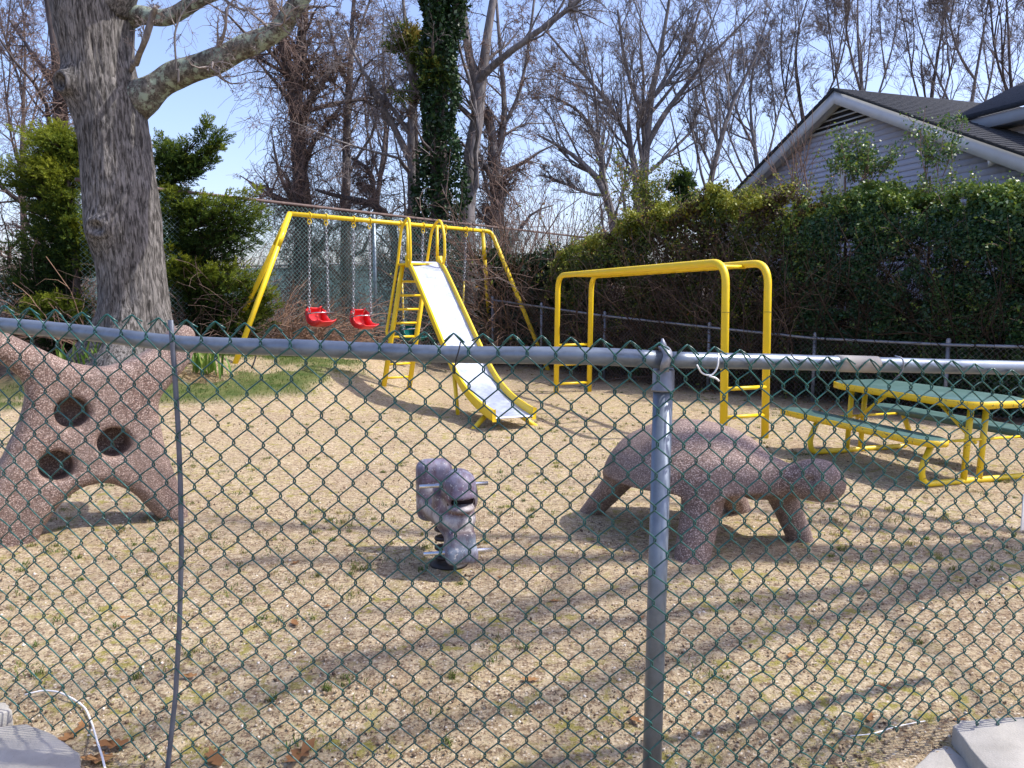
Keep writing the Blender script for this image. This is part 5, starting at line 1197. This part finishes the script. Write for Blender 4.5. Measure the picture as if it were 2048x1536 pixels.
LAB = ['bare upright tree directly over the left slope of the house roof', 'bare tree rising behind the ridge of the house', 'bare tree with crossed limbs behind the house roof', 'bare tree rising over the shingled slope of the roof', 'slim bare tree above the raised wing of the house', 'bare tree at the outer end of the house roof']
for q, (cx_, by, k, Y_) in enumerate([(1530, 430, 3, 30), (1620, 420, 2, 32), (1745, 400, 3, 31), (1850, 400, 2, 33), (1945, 400, 3, 32), (2050, 400, 3, 31)]):
    make_tree('upright_tree', LAB[q], 'tree', Y_, spread(cx_, by, 420 + 20 * (q % 3), 190, 60 + q, k, 11), 70 + q, BARKD if q % 2 else BARKG, TWIGG, DTG, [(8, .2, 1, (22, 50), .36, 6, .10, .17, .55), (6, .15, 1, (20, 45), .46, 5, .10, .17, .6), (6, .1, 1, (20, 50), .50, 3, .08, .2, .7), (5, .1, 1, (20, 50), .6, 3, .06, .2, .8)], .0066)
for q, (cx_, by, h, w, k, Y_, lab) in enumerate([(745, 450, 400, 130, 2, 36, 'far bare tree seen between the vine trees and the ivy trunk'), (45, 440, 430, 170, 3, 26, 'twiggy bare tree behind the cedar at the edge of the lawn')]):
    make_tree('distant_tree', lab, 'tree', Y_, spread(cx_, by, h, w, 90 + q, k, 11), 95 + q, BARKD, TWIGB if q == 1 else TWIGG, GRP, [(7, .2, 1, (25, 55), .36, 6, .08, .17, .5), (6, .15, 1, (25, 55), .46, 5, .06, .2, .6), (5, .1, 1, (25, 60), .5, 4, .05, .24, .7), (3, .1, 1, (25, 60), .55, 3, .05, .24, .8)], .0068)
make_tree('leaning_vine_trunk', 'vine draped leaning trunk close behind the oak and cedar', 'tree', 18, [[(122, 420, 30), (125, 300, 27), (128, 220, 25), (118, 140, 22), (105, 60, 18), (90, -40, 14)], [(135, 260, 14), (140, 180, 11), (142, 100, 9)], [(118, 200, 14), (85, 140, 9), (50, 90, 6), (20, 40, 4)]], 50, BARKD, TWIGB, GRP, TV, .005, 700)
# fallen crooked limb trees low behind the swings
make_tree('crooked_tree', 'low crooked bare tree bending behind the swing bar', 'tree', 21, [[(790, 440, 16), (768, 400, 14), (742, 395, 13), (710, 412, 11), (690, 400, 9), (660, 380, 7), (630, 380, 5)], [(770, 400, 12), (762, 350, 10), (745, 325, 8), (715, 318, 6), (690, 300, 4)]], 51, BARKD, TWIGB, GRP, TV, .0055, 200)
# a bare tree outside the picture whose branches shade the sand
make_tree('overhanging_tree', 'bare shade tree whose branches reach over the sand beside the fence', 'tree', 4.6, [[(7.5, 4.6, -.1, .26), (7.4, 4.5, 3, .22), (7.0, 4.4, 5.5, .17), (6.5, 4.2, 8, .11), (6.0, 4.0, 10.5, .05)], [(7.2, 4.4, 4.5, .11), (6.3, 3.6, 6.2, .075), (5.2, 3.0, 7.4, .045), (4.0, 2.6, 8.2, .015)], [(6.9, 4.4, 5.8, .09), (5.6, 4.6, 7.5, .06), (4.2, 4.9, 8.6, .035), (2.8, 5.2, 9.3, .012)], [(6.6, 4.2, 7.5, .08), (5.8, 2.8, 9.0, .05), (5.0, 1.8, 10, .02)], [(7.1, 4.4, 5.0, .09), (6.4, 3.2, 7.2, .06), (5.8, 2.3, 8.4, .04), (4.6, 2.0, 9.2, .015)]], 52, BARKG, TWIGG, None, [(9, .3, 1, (25, 60), .34, 6, .04, .16, .45), (5, .15, 1, (28, 60), .46, 5, .03, .2, .6), (5, .1, 1, (28, 65), .50, 4, .02, .24, .7)], .003, world=True)
# thicket of thin stems closing the view low down
rng = np.random.default_rng(77)
def thicket(name, label, n, fx, fy, h, mat, K=7, wig=.22, r=.006, trop=.0, spread_=.5, parent=None, sub=4):
    P0 = np.stack([fx(n), fy(n), np.zeros(n)], 1) if parent is None else fx(n)
    if parent is None: P0[:, 2] = gz(P0[:, 0], P0[:, 1]) - .05
    d = nz(rng.normal(size=(n, 3)) * spread_ + np.array([0, 0, 1.0])); out = np.empty((n, K, 3)); out[:, 0] = P0; L = (h * (.4 + .8 * rng.random(n)))[:, None] / K
    for k in range(1, K): d = nz(d + rng.normal(size=(n, 3)) * wig + np.array([0, 0, trop * k])); out[:, k] = out[:, k - 1] + d * L
    R = np.repeat((r * (.7 + .9 * rng.random(n) ** 2))[:, None], K, 1) * np.linspace(1.2, .6, K); mb = MB(); tubes(mb, out, R, 3)
    if sub:
        P2, R2 = children(rng, out, R, sub, .2, 1, (25, 70), .4, 4, trop, .3, .8, r * .75); tubes(mb, P2, R2, 3)
    o = mb.build(name, mat, parent, 'stuff')
    if parent is None: tag(o, label, 'thicket')
    return o
thicket('thicket', 'far mass of bare brushwood along the back of the lot', 2000, lambda n: rng.uniform(-26, 16, n), lambda n: rng.uniform(32, 44, n), 4.0, TWIGB, 7, .2, .011, 0, .35, None, 6)
thicket('undergrowth', 'brown bramble stems tangled behind the tall fence', 600, lambda n: rng.uniform(-13, 3, n), lambda n: rng.uniform(19, 24, n), 2.0, TWIGB, 7, .3, .007, -.06, .6, None, 5)

# ------------------------------------------------------------------ brush against the fence
def arching(name, label, cx_, cy_, Y_, n, w, h, mat, cat='shrub', r=.006, dirx=0.0, seed=3, wv=.5, leafs=0):
    rg = np.random.default_rng(seed); c = at(cx_, cy_, Y_); c[2] = g1(c[0], c[1]); e = empty(name, c, label, cat)
    P0 = c + np.stack([rg.normal(0, w * .45, n), rg.normal(0, w * .3, n), np.zeros(n)], 1); K = 9
    d = nz(np.stack([rg.normal(dirx, wv, n), rg.normal(0, wv * .7, n), .5 + rg.random(n)], 1)); out = np.empty((n, K, 3)); out[:, 0] = P0; L = (h * (.5 + .9 * rg.random(n)))[:, None] / K
    for k in range(1, K): d = nz(d + rg.normal(size=(n, 3)) * .16 + np.array([dirx * .08, 0, -.10])); out[:, k] = out[:, k - 1] + d * L
    out[..., 2] = np.maximum(out[..., 2], gz(out[..., 0], out[..., 1]) + .02)
    R = np.repeat((r * (.6 + .8 * rg.random(n)))[:, None], K, 1); mb = MB(); tubes(mb, out, R, 3); P2, R2 = children(rg, out, R, 3, .2, 1, (25, 60), .35, 4, -.02, .3, .8, r * .6); tubes(mb, P2, R2, 3)
    mb.build('stems', mat, e, 'stuff')
    if leafs:
        q = out.reshape(-1, 3); C = q[rg.integers(0, len(q), leafs)] + rg.normal(0, .10, (leafs, 3)); leafcards(rg, C, .035, rg.random(leafs), HEDGEB, 'leaves', e)
    return e
arching('brush_pile', 'heap of arching reddish brown canes at the foot of the tall fence', 590, 690, 14.9, 300, 1.0, 1.3, TWIGT, 'shrub', .006, .5, 4)
arching('bramble', 'brown bramble tumbling over the fence corner beside the hedge', 1045, 700, 17.3, 380, .9, 3.7, TWIGB, 'shrub', .008, -.1, 5, .35, 500)
arching('bramble', 'pale bramble canes leaning over the swing set corner', 1010, 700, 17.0, 120, .8, 3.2, TWIGT, 'shrub', .007, .2, 6, .4)
arching('bare_shrub', 'leafless grey shrub standing above the yellow green hedge end', 1150, 690, 18.6, 240, 1.4, 4.2, TWIGG, 'shrub', .006, .1, 8, .35, 900)

# ------------------------------------------------------------------ hedge
def hedge(name, label, pts, tops, thick, nleaf, size, tfun, mat, seed, lean=0, parts=None, twn=900, twm=TWIGB, gap=0.0):
    """pts: ground line (front face) points, tops: heights"""
    rg = np.random.default_rng(seed); pts = np.asarray(pts, float); e = empty(name, (pts[0][0], pts[0][1], g1(pts[0][0], pts[0][1])), label, 'hedge')
    seg = np.linalg.norm(np.diff(pts, axis=0), axis=1); cum = np.concatenate([[0], np.cumsum(seg)]); LL = cum[-1]
    nrm = np.stack([np.diff(pts, axis=0)[:, 1], -np.diff(pts, axis=0)[:, 0]], 1); nrm = nz(nrm); nrm = np.where((nrm @ np.array([.7, .7]))[:, None] < 0, -nrm, nrm)   # pointing away from the play area
    def place(s, dep, z):
        k = np.clip(np.searchsorted(cum, s, 'right') - 1, 0, len(seg) - 1); f = ((s - cum[k]) / seg[k])[:, None]
        xy = pts[k] * (1 - f) + pts[k + 1] * f + nrm[k] * dep[:, None]; return np.stack([xy[:, 0], xy[:, 1], z], 1)
    n = int(nleaf * 1.35); s = rg.random(n) * LL; tz = np.interp(s, cum, tops)
    z01 = rg.random(n) ** .85; typ = rg.random(n)
    dep = np.where(typ < .62, rg.random(n) ** 2.0 * .5 * thick, rg.random(n) * thick); z01 = np.where(typ > .78, .93 + .07 * rg.random(n), z01)
    bulge = (fbm(s * .9, z01 * tz * .9, 0, seed, 3) - .5) * .75; topn = (fbm(s * 2.3, dep * 2.0, 3, seed + 2, 4) - .5) * .75 - .12
    z = z01 * (tz + topn) ; dep = dep - bulge * .55 - .25 * S(.85, 1.0, z01) * 0 + .28 * S(.86, 1.03, z01) * (typ < .62) + .16 * S(.12, 0, z01)
    cl = fbm(s * 3.1, z * 3.1, dep * 3, seed + 9, 2); keep = cl > (.36 + gap * fbm(s * .7, z * .7, 0, seed + 4, 2)); C = place(s, dep, z); C[:, 2] += gz(C[:, 0], C[:, 1])
    tt = tfun(rg, s / LL, z01, cl, C); C = C[keep]; tt = tt[keep]
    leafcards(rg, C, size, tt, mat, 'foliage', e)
    # stems
    m_ = twn; s = rg.random(m_) * LL; tz = np.interp(s, cum, tops); dep = rg.random(m_) * thick * .8 + .05; P0 = place(s, dep, np.zeros(m_)); P0[:, 2] = gz(P0[:, 0], P0[:, 1])
    K = 7; d = nz(rg.normal(size=(m_, 3)) * .35 + np.array([0, 0, 1.0])); out = np.empty((m_, K, 3)); out[:, 0] = P0; L = (tz * (.5 + .5 * rg.random(m_)))[:, None] / (K - 1)
    for k in range(1, K): d = nz(d + rg.normal(size=(m_, 3)) * .25 + np.array([0, 0, .1])); out[:, k] = out[:, k - 1] + d * L
    R = np.repeat((.005 + .012 * rg.random(m_) ** 3)[:, None], K, 1) * np.linspace(1.2, .5, K); mb = MB(); tubes(mb, out, R, 3); P2, R2 = children(rg, out, R, 7, .1, 1, (30, 75), .30, 4, .02, .3, .7, .003); tubes(mb, P2, R2, 3)
    mb.build('stems', twm, e, 'stuff')
    m_ = 260; s = rg.random(m_) * LL; tz = np.interp(s, cum, tops); top_ = rg.random(m_) < .6; dep = np.where(top_, .25 + rg.random(m_) * thick * .7, .05); zz_ = np.where(top_, tz - .15, tz * rg.random(m_)); P0 = place(s, dep, zz_); P0[:, 2] += gz(P0[:, 0], P0[:, 1])
    K = 6; d = nz(rg.normal(size=(m_, 3)) * .5 + np.where(top_[:, None], np.array([0, 0, 1.0]), np.array([-.5, -.5, .5]))); out = np.empty((m_, K, 3)); out[:, 0] = P0; L = (.15 + .35 * rg.random(m_) ** 1.5)[:, None] / (K - 1)
    for k in range(1, K): d = nz(d + rg.normal(size=(m_, 3)) * .2); out[:, k] = out[:, k - 1] + d * L
    mb = MB(); tubes(mb, out, np.full((m_, K), .0035), 3); mb.build('sprigs', TWIGB, e, 'stuff')
    q = out[:, 1:].reshape(-1, 3); q = np.repeat(q, 4, 0) + rg.normal(0, .03, (len(q) * 4, 3)); leafcards(rg, q, size * .8, .72 + rg.normal(0, .14, len(q)), mat, 'sprig_leaves', e)
    return e
hl_ = np.array([p[:2] for p in LP]); off = np.array([.18, .16])
def tf_dark(rg, s, z, cl, C): return .34 + .42 * S(.84, 1.0, z) + .5 * (cl - .5) + rg.normal(0, .12, len(s)) + .12 * S(.5, 1, s) * (rg.random(len(s)) < .25)  # sunlit top, and sky glints on the right half, painted into leaf tint
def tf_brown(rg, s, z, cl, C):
    b = fbm(C[:, 0] * .9, C[:, 1] * .9, C[:, 2] * .9, 61, 3) + .12 * S(.25, .6, s) * S(1.0, .6, s); t = .40 + .42 * S(.80, 1.0, z) + .35 * (cl - .5) + rg.normal(0, .12, len(s)); return np.where((b > .57) & (rg.random(len(s)) < .7), rg.random(len(s)) * .2, np.where(rg.random(len(s)) < .012, 1.0, np.minimum(t, .9)))  # tint also rises near the top, painting in the sunlit crown
hb = hl_ + off
# points along the fence where the hedge changes
def along(px):
    r = ray(px, 600)[:2]; r = r / r[1]
    for a, b in zip(hb[:-1], hb[1:]):
        M = np.array([[(b - a)[0], -r[0]], [(b - a)[1], -r[1]]]); t, k = np.linalg.solve(M, -a)
        if -.01 <= t <= 1.01: return a + (b - a) * t
    return hb[-1]
def hz_(px, py_, p): return at(px, py_, p[1])[2] - g1(*p)
hp = [along(x) for x in (1085, 1150, 1230, 1330, 1450, 1600)]
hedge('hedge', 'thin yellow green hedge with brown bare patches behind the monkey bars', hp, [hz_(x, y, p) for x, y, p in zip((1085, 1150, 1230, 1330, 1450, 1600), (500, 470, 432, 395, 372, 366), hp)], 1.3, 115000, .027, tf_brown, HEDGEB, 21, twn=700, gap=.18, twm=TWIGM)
hp2 = [along(x) for x in (1560, 1640, 1760, 1880, 2010, 2150, 2290)]
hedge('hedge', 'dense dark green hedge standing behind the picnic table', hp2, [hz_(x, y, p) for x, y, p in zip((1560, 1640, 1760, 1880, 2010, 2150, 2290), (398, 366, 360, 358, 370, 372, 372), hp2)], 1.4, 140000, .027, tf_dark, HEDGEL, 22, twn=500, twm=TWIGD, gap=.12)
# ivy and dark growth on the corner of the low fence
rg = np.random.default_rng(3); a = hb[0] + np.array([-.3, .3]); e = empty('ivy_bank', (a[0], a[1], g1(*a)), 'dark ivy bank smothering the fence corner beside the hedge', 'ivy')
n = 9000; t = rg.random(n); C = np.stack([a[0] + (hp[0][0] + .3 - a[0]) * t, a[1] + (hp[0][1] + .1 - a[1]) * t, np.zeros(n)], 1); C[:, 0] += rg.normal(0, .18, n); C[:, 1] += np.abs(rg.normal(0, .3, n)); zt = 2.2 + .5 * fbm(t * 5, 0, 0, 5, 2); C[:, 2] = gz(C[:, 0], C[:, 1]) + zt * rg.random(n) ** .9
leafcards(rg, C, .045, rg.beta(1.3, 3, n) , IVYL, 'foliage', e)
# shoots sticking out over the hedge top
def shoots(name, label, px, py_, Y_, n, h, w, seed, leaf=True, mat=HEDGEL, dirx=0.0):
    rg = np.random.default_rng(seed); c = at(px, py_, Y_); g = np.array([c[0], c[1], g1(c[0], c[1])]); e = empty(name, g, label, 'shrub')
    mb = MB(); mb.tube([g, g * .3 + c * .7 + np.array([.05, 0, 0]), c], [.03, .02, .014], 7); mb.build('stem', TWIGB, e)
    K = 7; d = nz(np.stack([rg.normal(dirx, w, n), rg.normal(0, w, n), .8 + .4 * rg.random(n)], 1)); out = np.empty((n, K, 3)); out[:, 0] = c + rg.normal(0, .12, (n, 3)) * [1, 1, .3]; L = (h * (.35 + .75 * rg.random(n)))[:, None] / (K - 1)
    for k in range(1, K): d = nz(d + rg.normal(size=(n, 3)) * .13 + np.array([0, 0, .03])); out[:, k] = out[:, k - 1] + d * L
    R = np.repeat(np.full((n, 1), .007), K, 1) * np.linspace(1, .5, K); mb = MB(); tubes(mb, out, R, 4); P2, R2 = children(rg, out, R, 4, .2, 1, (25, 55), .3, 4, .05, .15, .8, .0035); tubes(mb, P2, R2, 3); mb.build('twigs', TWIGB, e, 'stuff')
    if leaf:
        q = np.concatenate([out[:, 2:].reshape(-1, 3), P2.reshape(-1, 3)]); k = len(q) * 5; C = np.repeat(q, 5, 0) + rg.normal(0, .045, (k, 3)); leafcards(rg, C, .024, .62 + rg.normal(0, .16, k), mat, 'foliage', e)
    return e
shoots('sprouting_shrub', 'leafy shoots rising over the dark hedge beside the flood light', 1860, 352, 11.2, 10, .95, .28, 4)
shoots('sprouting_shrub', 'scraggly half bare shoots over the hedge beneath the gable vent', 1735, 358, 11.6, 16, .75, .55, 5)
shoots('sprouting_shrub', 'thin sprays of leaves leaning over the hedge before the wall pipe', 1690, 352, 11.8, 8, .6, .4, 6, dirx=-.3)
shoots('bare_shrub', 'bare arching twigs over the hedge in front of the siding', 1600, 385, 13.0, 22, 1.3, .6, 7, False)
shoots('sprouting_shrub', 'yellow green sprigs growing above the browning hedge', 1290, 425, 15.2, 26, 1.2, .5, 8, True, HEDGEB)

# ------------------------------------------------------------------ cedars behind the oak
def cedar(name, label, blobs, Y_, seed, nsp, tbase, trunkpx, mat=JUNL, size=.115):
    rg = np.random.default_rng(seed); tp_ = at(*trunkpx, Y_); g = np.array([tp_[0], tp_[1], g1(tp_[0], tp_[1])])
    e = empty(name, g, label, 'tree' ); B = [(at(x, y, Y_ + dy), rx / F * Y_, ry / F * Y_, t) for x, y, rx, ry, dy, t in blobs]
    zt = max(b[0][2] for b in B); mb = MB(); mb.tube([g - [0, 0, .1], (g + tp_) / 2 + [.08, 0, 0], tp_], [.09, .06, .025], 9); tr_o = mb.build('trunk', BARKD, e, smooth=True)
    mbb = MB(); wts = np.array([b[1] * b[2] for b in B]); wts /= wts.sum(); allC = []; allD = []; allT = []
    for (c, rx, ry, t), w in zip(B, wts):
        k = max(8, int(nsp * w)); nb = max(4, k // 34)
        # boughs reach out from the trunk, tips turned up
        end = c + nz(rg.normal(size=(nb, 3))) * np.array([rx, rx * .8, ry]) * (rg.random((nb, 1)) ** .4) * 1.12
        zs_ = np.clip(end[:, 2] - .25 * np.abs(end[:, 0] - g[0]) - .05, g[2] + .1, tp_[2]); st = np.stack([np.full(nb, g[0]), np.full(nb, g[1]), zs_], 1)
        K = 9; tt = np.linspace(0, 1, K)[None, :, None]; bo = st[:, None] * (1 - tt) + end[:, None] * tt; bo[..., 2] -= (.12 * np.sin(np.linspace(0, math.pi, K)))[None] * np.linalg.norm(end - st, axis=1)[:, None] * .6; bo[:, 1:] += rg.normal(0, .025, (nb, K - 1, 3)); tubes(mbb, bo, np.repeat(np.linspace(.014, .004, K)[None], nb, 0), 4)
        lng = np.linalg.norm(end - st, axis=1); vis = np.clip(1.9 * rx / (lng + .01), .25, .8)
        bi = rg.integers(0, nb, k); f = 1 - vis[bi] * rg.random(k) ** 1.15; x = f * (K - 1); ii = np.minimum(x.astype(int), K - 2); pp = bo[bi, ii] + (bo[bi, ii + 1] - bo[bi, ii]) * (x - ii)[:, None]
        tan = nz(bo[bi, ii + 1] - bo[bi, ii]); lat = rg.normal(size=(k, 3)) * np.array([1, 1, .45]); lat = nz(lat)
        cen = pp + lat * (.02 + .16 * (1.05 - f)[:, None] * 1.2 * rg.random((k, 1))); dr = nz(tan * .7 + lat * .8 + np.array([0, 0, .18]) + rg.normal(size=(k, 3)) * .2)
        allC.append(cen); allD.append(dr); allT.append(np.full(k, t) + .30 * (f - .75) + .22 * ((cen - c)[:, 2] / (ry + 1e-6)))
    C = np.concatenate(allC); D = np.concatenate(allD); T = np.concatenate(allT)
    mbb.build('boughs', TWIGD, e, 'stuff')
    # feathery sprays: flat fans of scale leaves
    m_ = 11; n = len(C); sd_ = nz(np.cross(D, nz(rg.normal(size=(n, 3))))); 
    f = np.linspace(.05, 1, m_)[None, :]; side = np.where(np.arange(m_) % 2 == 0, 1, -1)[None, :]
    base_ = C[:, None] + D[:, None] * (size * f)[..., None]; ld = nz(D[:, None] * .8 + sd_[:, None] * side[..., None] * (.75 - .3 * f)[..., None] + rg.normal(0, .16, (n, m_, 3)) - np.array([0, 0, .05]))
    L = size * (.62 - .36 * f)[..., None] * (.7 + .6 * rg.random((n, m_, 1))); wv = nz(np.cross(ld, nz(rg.normal(size=(n, m_, 3))))) * (size * .075)
    V = np.stack([base_ - wv * .4, base_ + ld * L * .5 - wv, base_ + ld * L, base_ + ld * L * .5 + wv], 2).reshape(-1, 3)
    mb = MB(); mb.quads(V, (np.arange(n * m_) * 4)[:, None] + np.arange(4)); tint = np.clip(np.repeat(T, m_) + rg.normal(0, .12, n * m_), 0, 1); mb.build('foliage', mat, e, 'stuff', tint=tint); return e
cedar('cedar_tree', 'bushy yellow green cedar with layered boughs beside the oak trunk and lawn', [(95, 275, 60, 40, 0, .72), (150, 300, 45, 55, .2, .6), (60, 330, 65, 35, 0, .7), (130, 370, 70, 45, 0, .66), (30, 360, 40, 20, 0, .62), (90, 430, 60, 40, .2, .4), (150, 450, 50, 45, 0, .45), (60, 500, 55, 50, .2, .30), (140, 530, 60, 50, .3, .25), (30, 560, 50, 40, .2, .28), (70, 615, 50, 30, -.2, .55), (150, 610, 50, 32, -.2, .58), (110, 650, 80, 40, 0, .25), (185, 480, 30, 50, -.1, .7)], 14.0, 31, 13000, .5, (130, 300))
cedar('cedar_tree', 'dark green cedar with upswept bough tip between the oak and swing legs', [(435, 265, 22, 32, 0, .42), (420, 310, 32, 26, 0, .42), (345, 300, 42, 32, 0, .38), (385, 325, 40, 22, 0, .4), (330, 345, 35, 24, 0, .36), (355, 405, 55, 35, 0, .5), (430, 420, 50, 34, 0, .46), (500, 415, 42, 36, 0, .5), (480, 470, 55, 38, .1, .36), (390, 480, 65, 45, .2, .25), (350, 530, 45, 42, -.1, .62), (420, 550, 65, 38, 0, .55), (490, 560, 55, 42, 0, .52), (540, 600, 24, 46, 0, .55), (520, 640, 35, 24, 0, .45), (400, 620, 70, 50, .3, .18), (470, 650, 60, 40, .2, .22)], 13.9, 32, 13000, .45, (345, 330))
arching('bare_shrub', 'leafless orange brown canes beside the oak trunk', 175, 660, 13.3, 22, .5, 2.0, TWIGT, 'shrub', .007, -.4, 12, .35)
arching('bramble', 'grey brown twigs filling the shade under the dark cedar', 410, 690, 14.6, 420, 1.3, 1.9, TWIGB, 'shrub', .006, .0, 13, .6)
arching('bramble', 'dark twigs filling the shade under the yellow green cedar', 80, 690, 14.8, 380, 1.4, 2.1, TWIGB, 'shrub', .006, .0, 14, .6)
cedar('evergreen_tree', 'small distant evergreen peeping over the hedge beside bare stems', [(1370, 362, 28, 22, 0, .3), (1362, 385, 35, 22, 0, .25), (1385, 400, 30, 20, 0, .25)], 26.0, 34, 700, .3, (1370, 350), size=.24)
# pine sprays beside the ivy trunk
pn = cedar('pine_tree', 'thin pine with yellow green needle tufts beside the ivy trunk', [(822, 75, 22, 22, 0, .9), (835, 105, 24, 20, 0, .5), (800, 95, 20, 18, 0, .5), (848, 130, 18, 14, 0, .55), (790, 70, 14, 12, 0, .4), (895, 140, 16, 18, -1.2, .6), (868, 128, 12, 12, -1.2, .6), (858, 165, 12, 10, -1.2, .5), (798, 184, 12, 9, -.6, .6), (840, 180, 10, 8, 0, .5)], 21.0, 35, 420, .5, (826, 60), PINEL, .30)

# ------------------------------------------------------------------ irises
def iris(px, py_, n, h, seed, label):
    rg = np.random.default_rng(seed); c = ong(px, py_); e = empty('iris_clump', c, label, 'plant', None)
    for q in range(n):
        b = c + np.array([rg.normal(0, .13), rg.normal(0, .09), 0]); b[2] = g1(b[0], b[1]) + .02; a = rg.random() * 6.28; L = h * (.6 + .6 * rg.random()); d = np.array([math.cos(a), math.sin(a), 0]); s_ = np.array([-d[1], d[0], 0]) * .016; ln = .15 + .35 * rg.random()
        t = [b, b + d * L * ln * .3 + np.array([0, 0, L * .5]), b + d * L * ln * .75 + np.array([0, 0, L * .85]), b + d * L * ln * 1.1 + np.array([0, 0, L])]
        V = [t[0] - s_, t[0] + s_, t[1] + s_ * 1.1, t[1] - s_ * 1.1, t[2] + s_ * .8, t[2] - s_ * .8, t[3]]
        mb = MB(); mb.poly(V, [(0, 1, 2, 3), (3, 2, 4, 5), (5, 4, 6)]); mb.build('leaf', IRISL, e, tint=np.full(3, min(1, max(0, rg.normal(.5, .25)))))
IL = ['iris clump with upright green blades beside the swing leg', 'iris clump with broad green blades beside the oak roots', 'small iris clump between two larger clumps by the oak', 'yellow green iris clump showing through the climbing form', 'pale iris clump behind the saddle of the climbing form', 'short iris clump close to the oak trunk']
for q, (x, y, n, h) in enumerate([(425, 752, 26, .42), (375, 742, 18, .34), (400, 738, 14, .30), (150, 742, 22, .36), (205, 738, 22, .36), (255, 736, 14, .28)]): iris(x, y, n, h, 200 + q, IL[q])
P = np.concatenate([ong(x, y)[None] + RNG.normal(0, 1, (260, 3)) * [.35, .18, 0] for x, y in ((400, 760), (350, 752), (180, 748))]); gnd(P, .03)
n = len(P); a = RNG.random(n) * 6.28; L = .08 + .16 * RNG.random(n); d = np.stack([np.cos(a), np.sin(a), RNG.random(n) * .35], 1) * L[:, None]; sd2 = np.stack([-np.sin(a), np.cos(a), 0 * a], 1) * .006
mb = MB(); mb.quads(np.stack([P - sd2, P + sd2, P + d + sd2 * .5, P + d - sd2 * .5], 1), (np.arange(n) * 4)[:, None] + np.arange(4)); tag(mb.build('dead_iris_leaves', STRAWL, None, 'stuff', tint=RNG.random(n)), 'dry tan iris leaves lying around the iris clumps', 'straw')
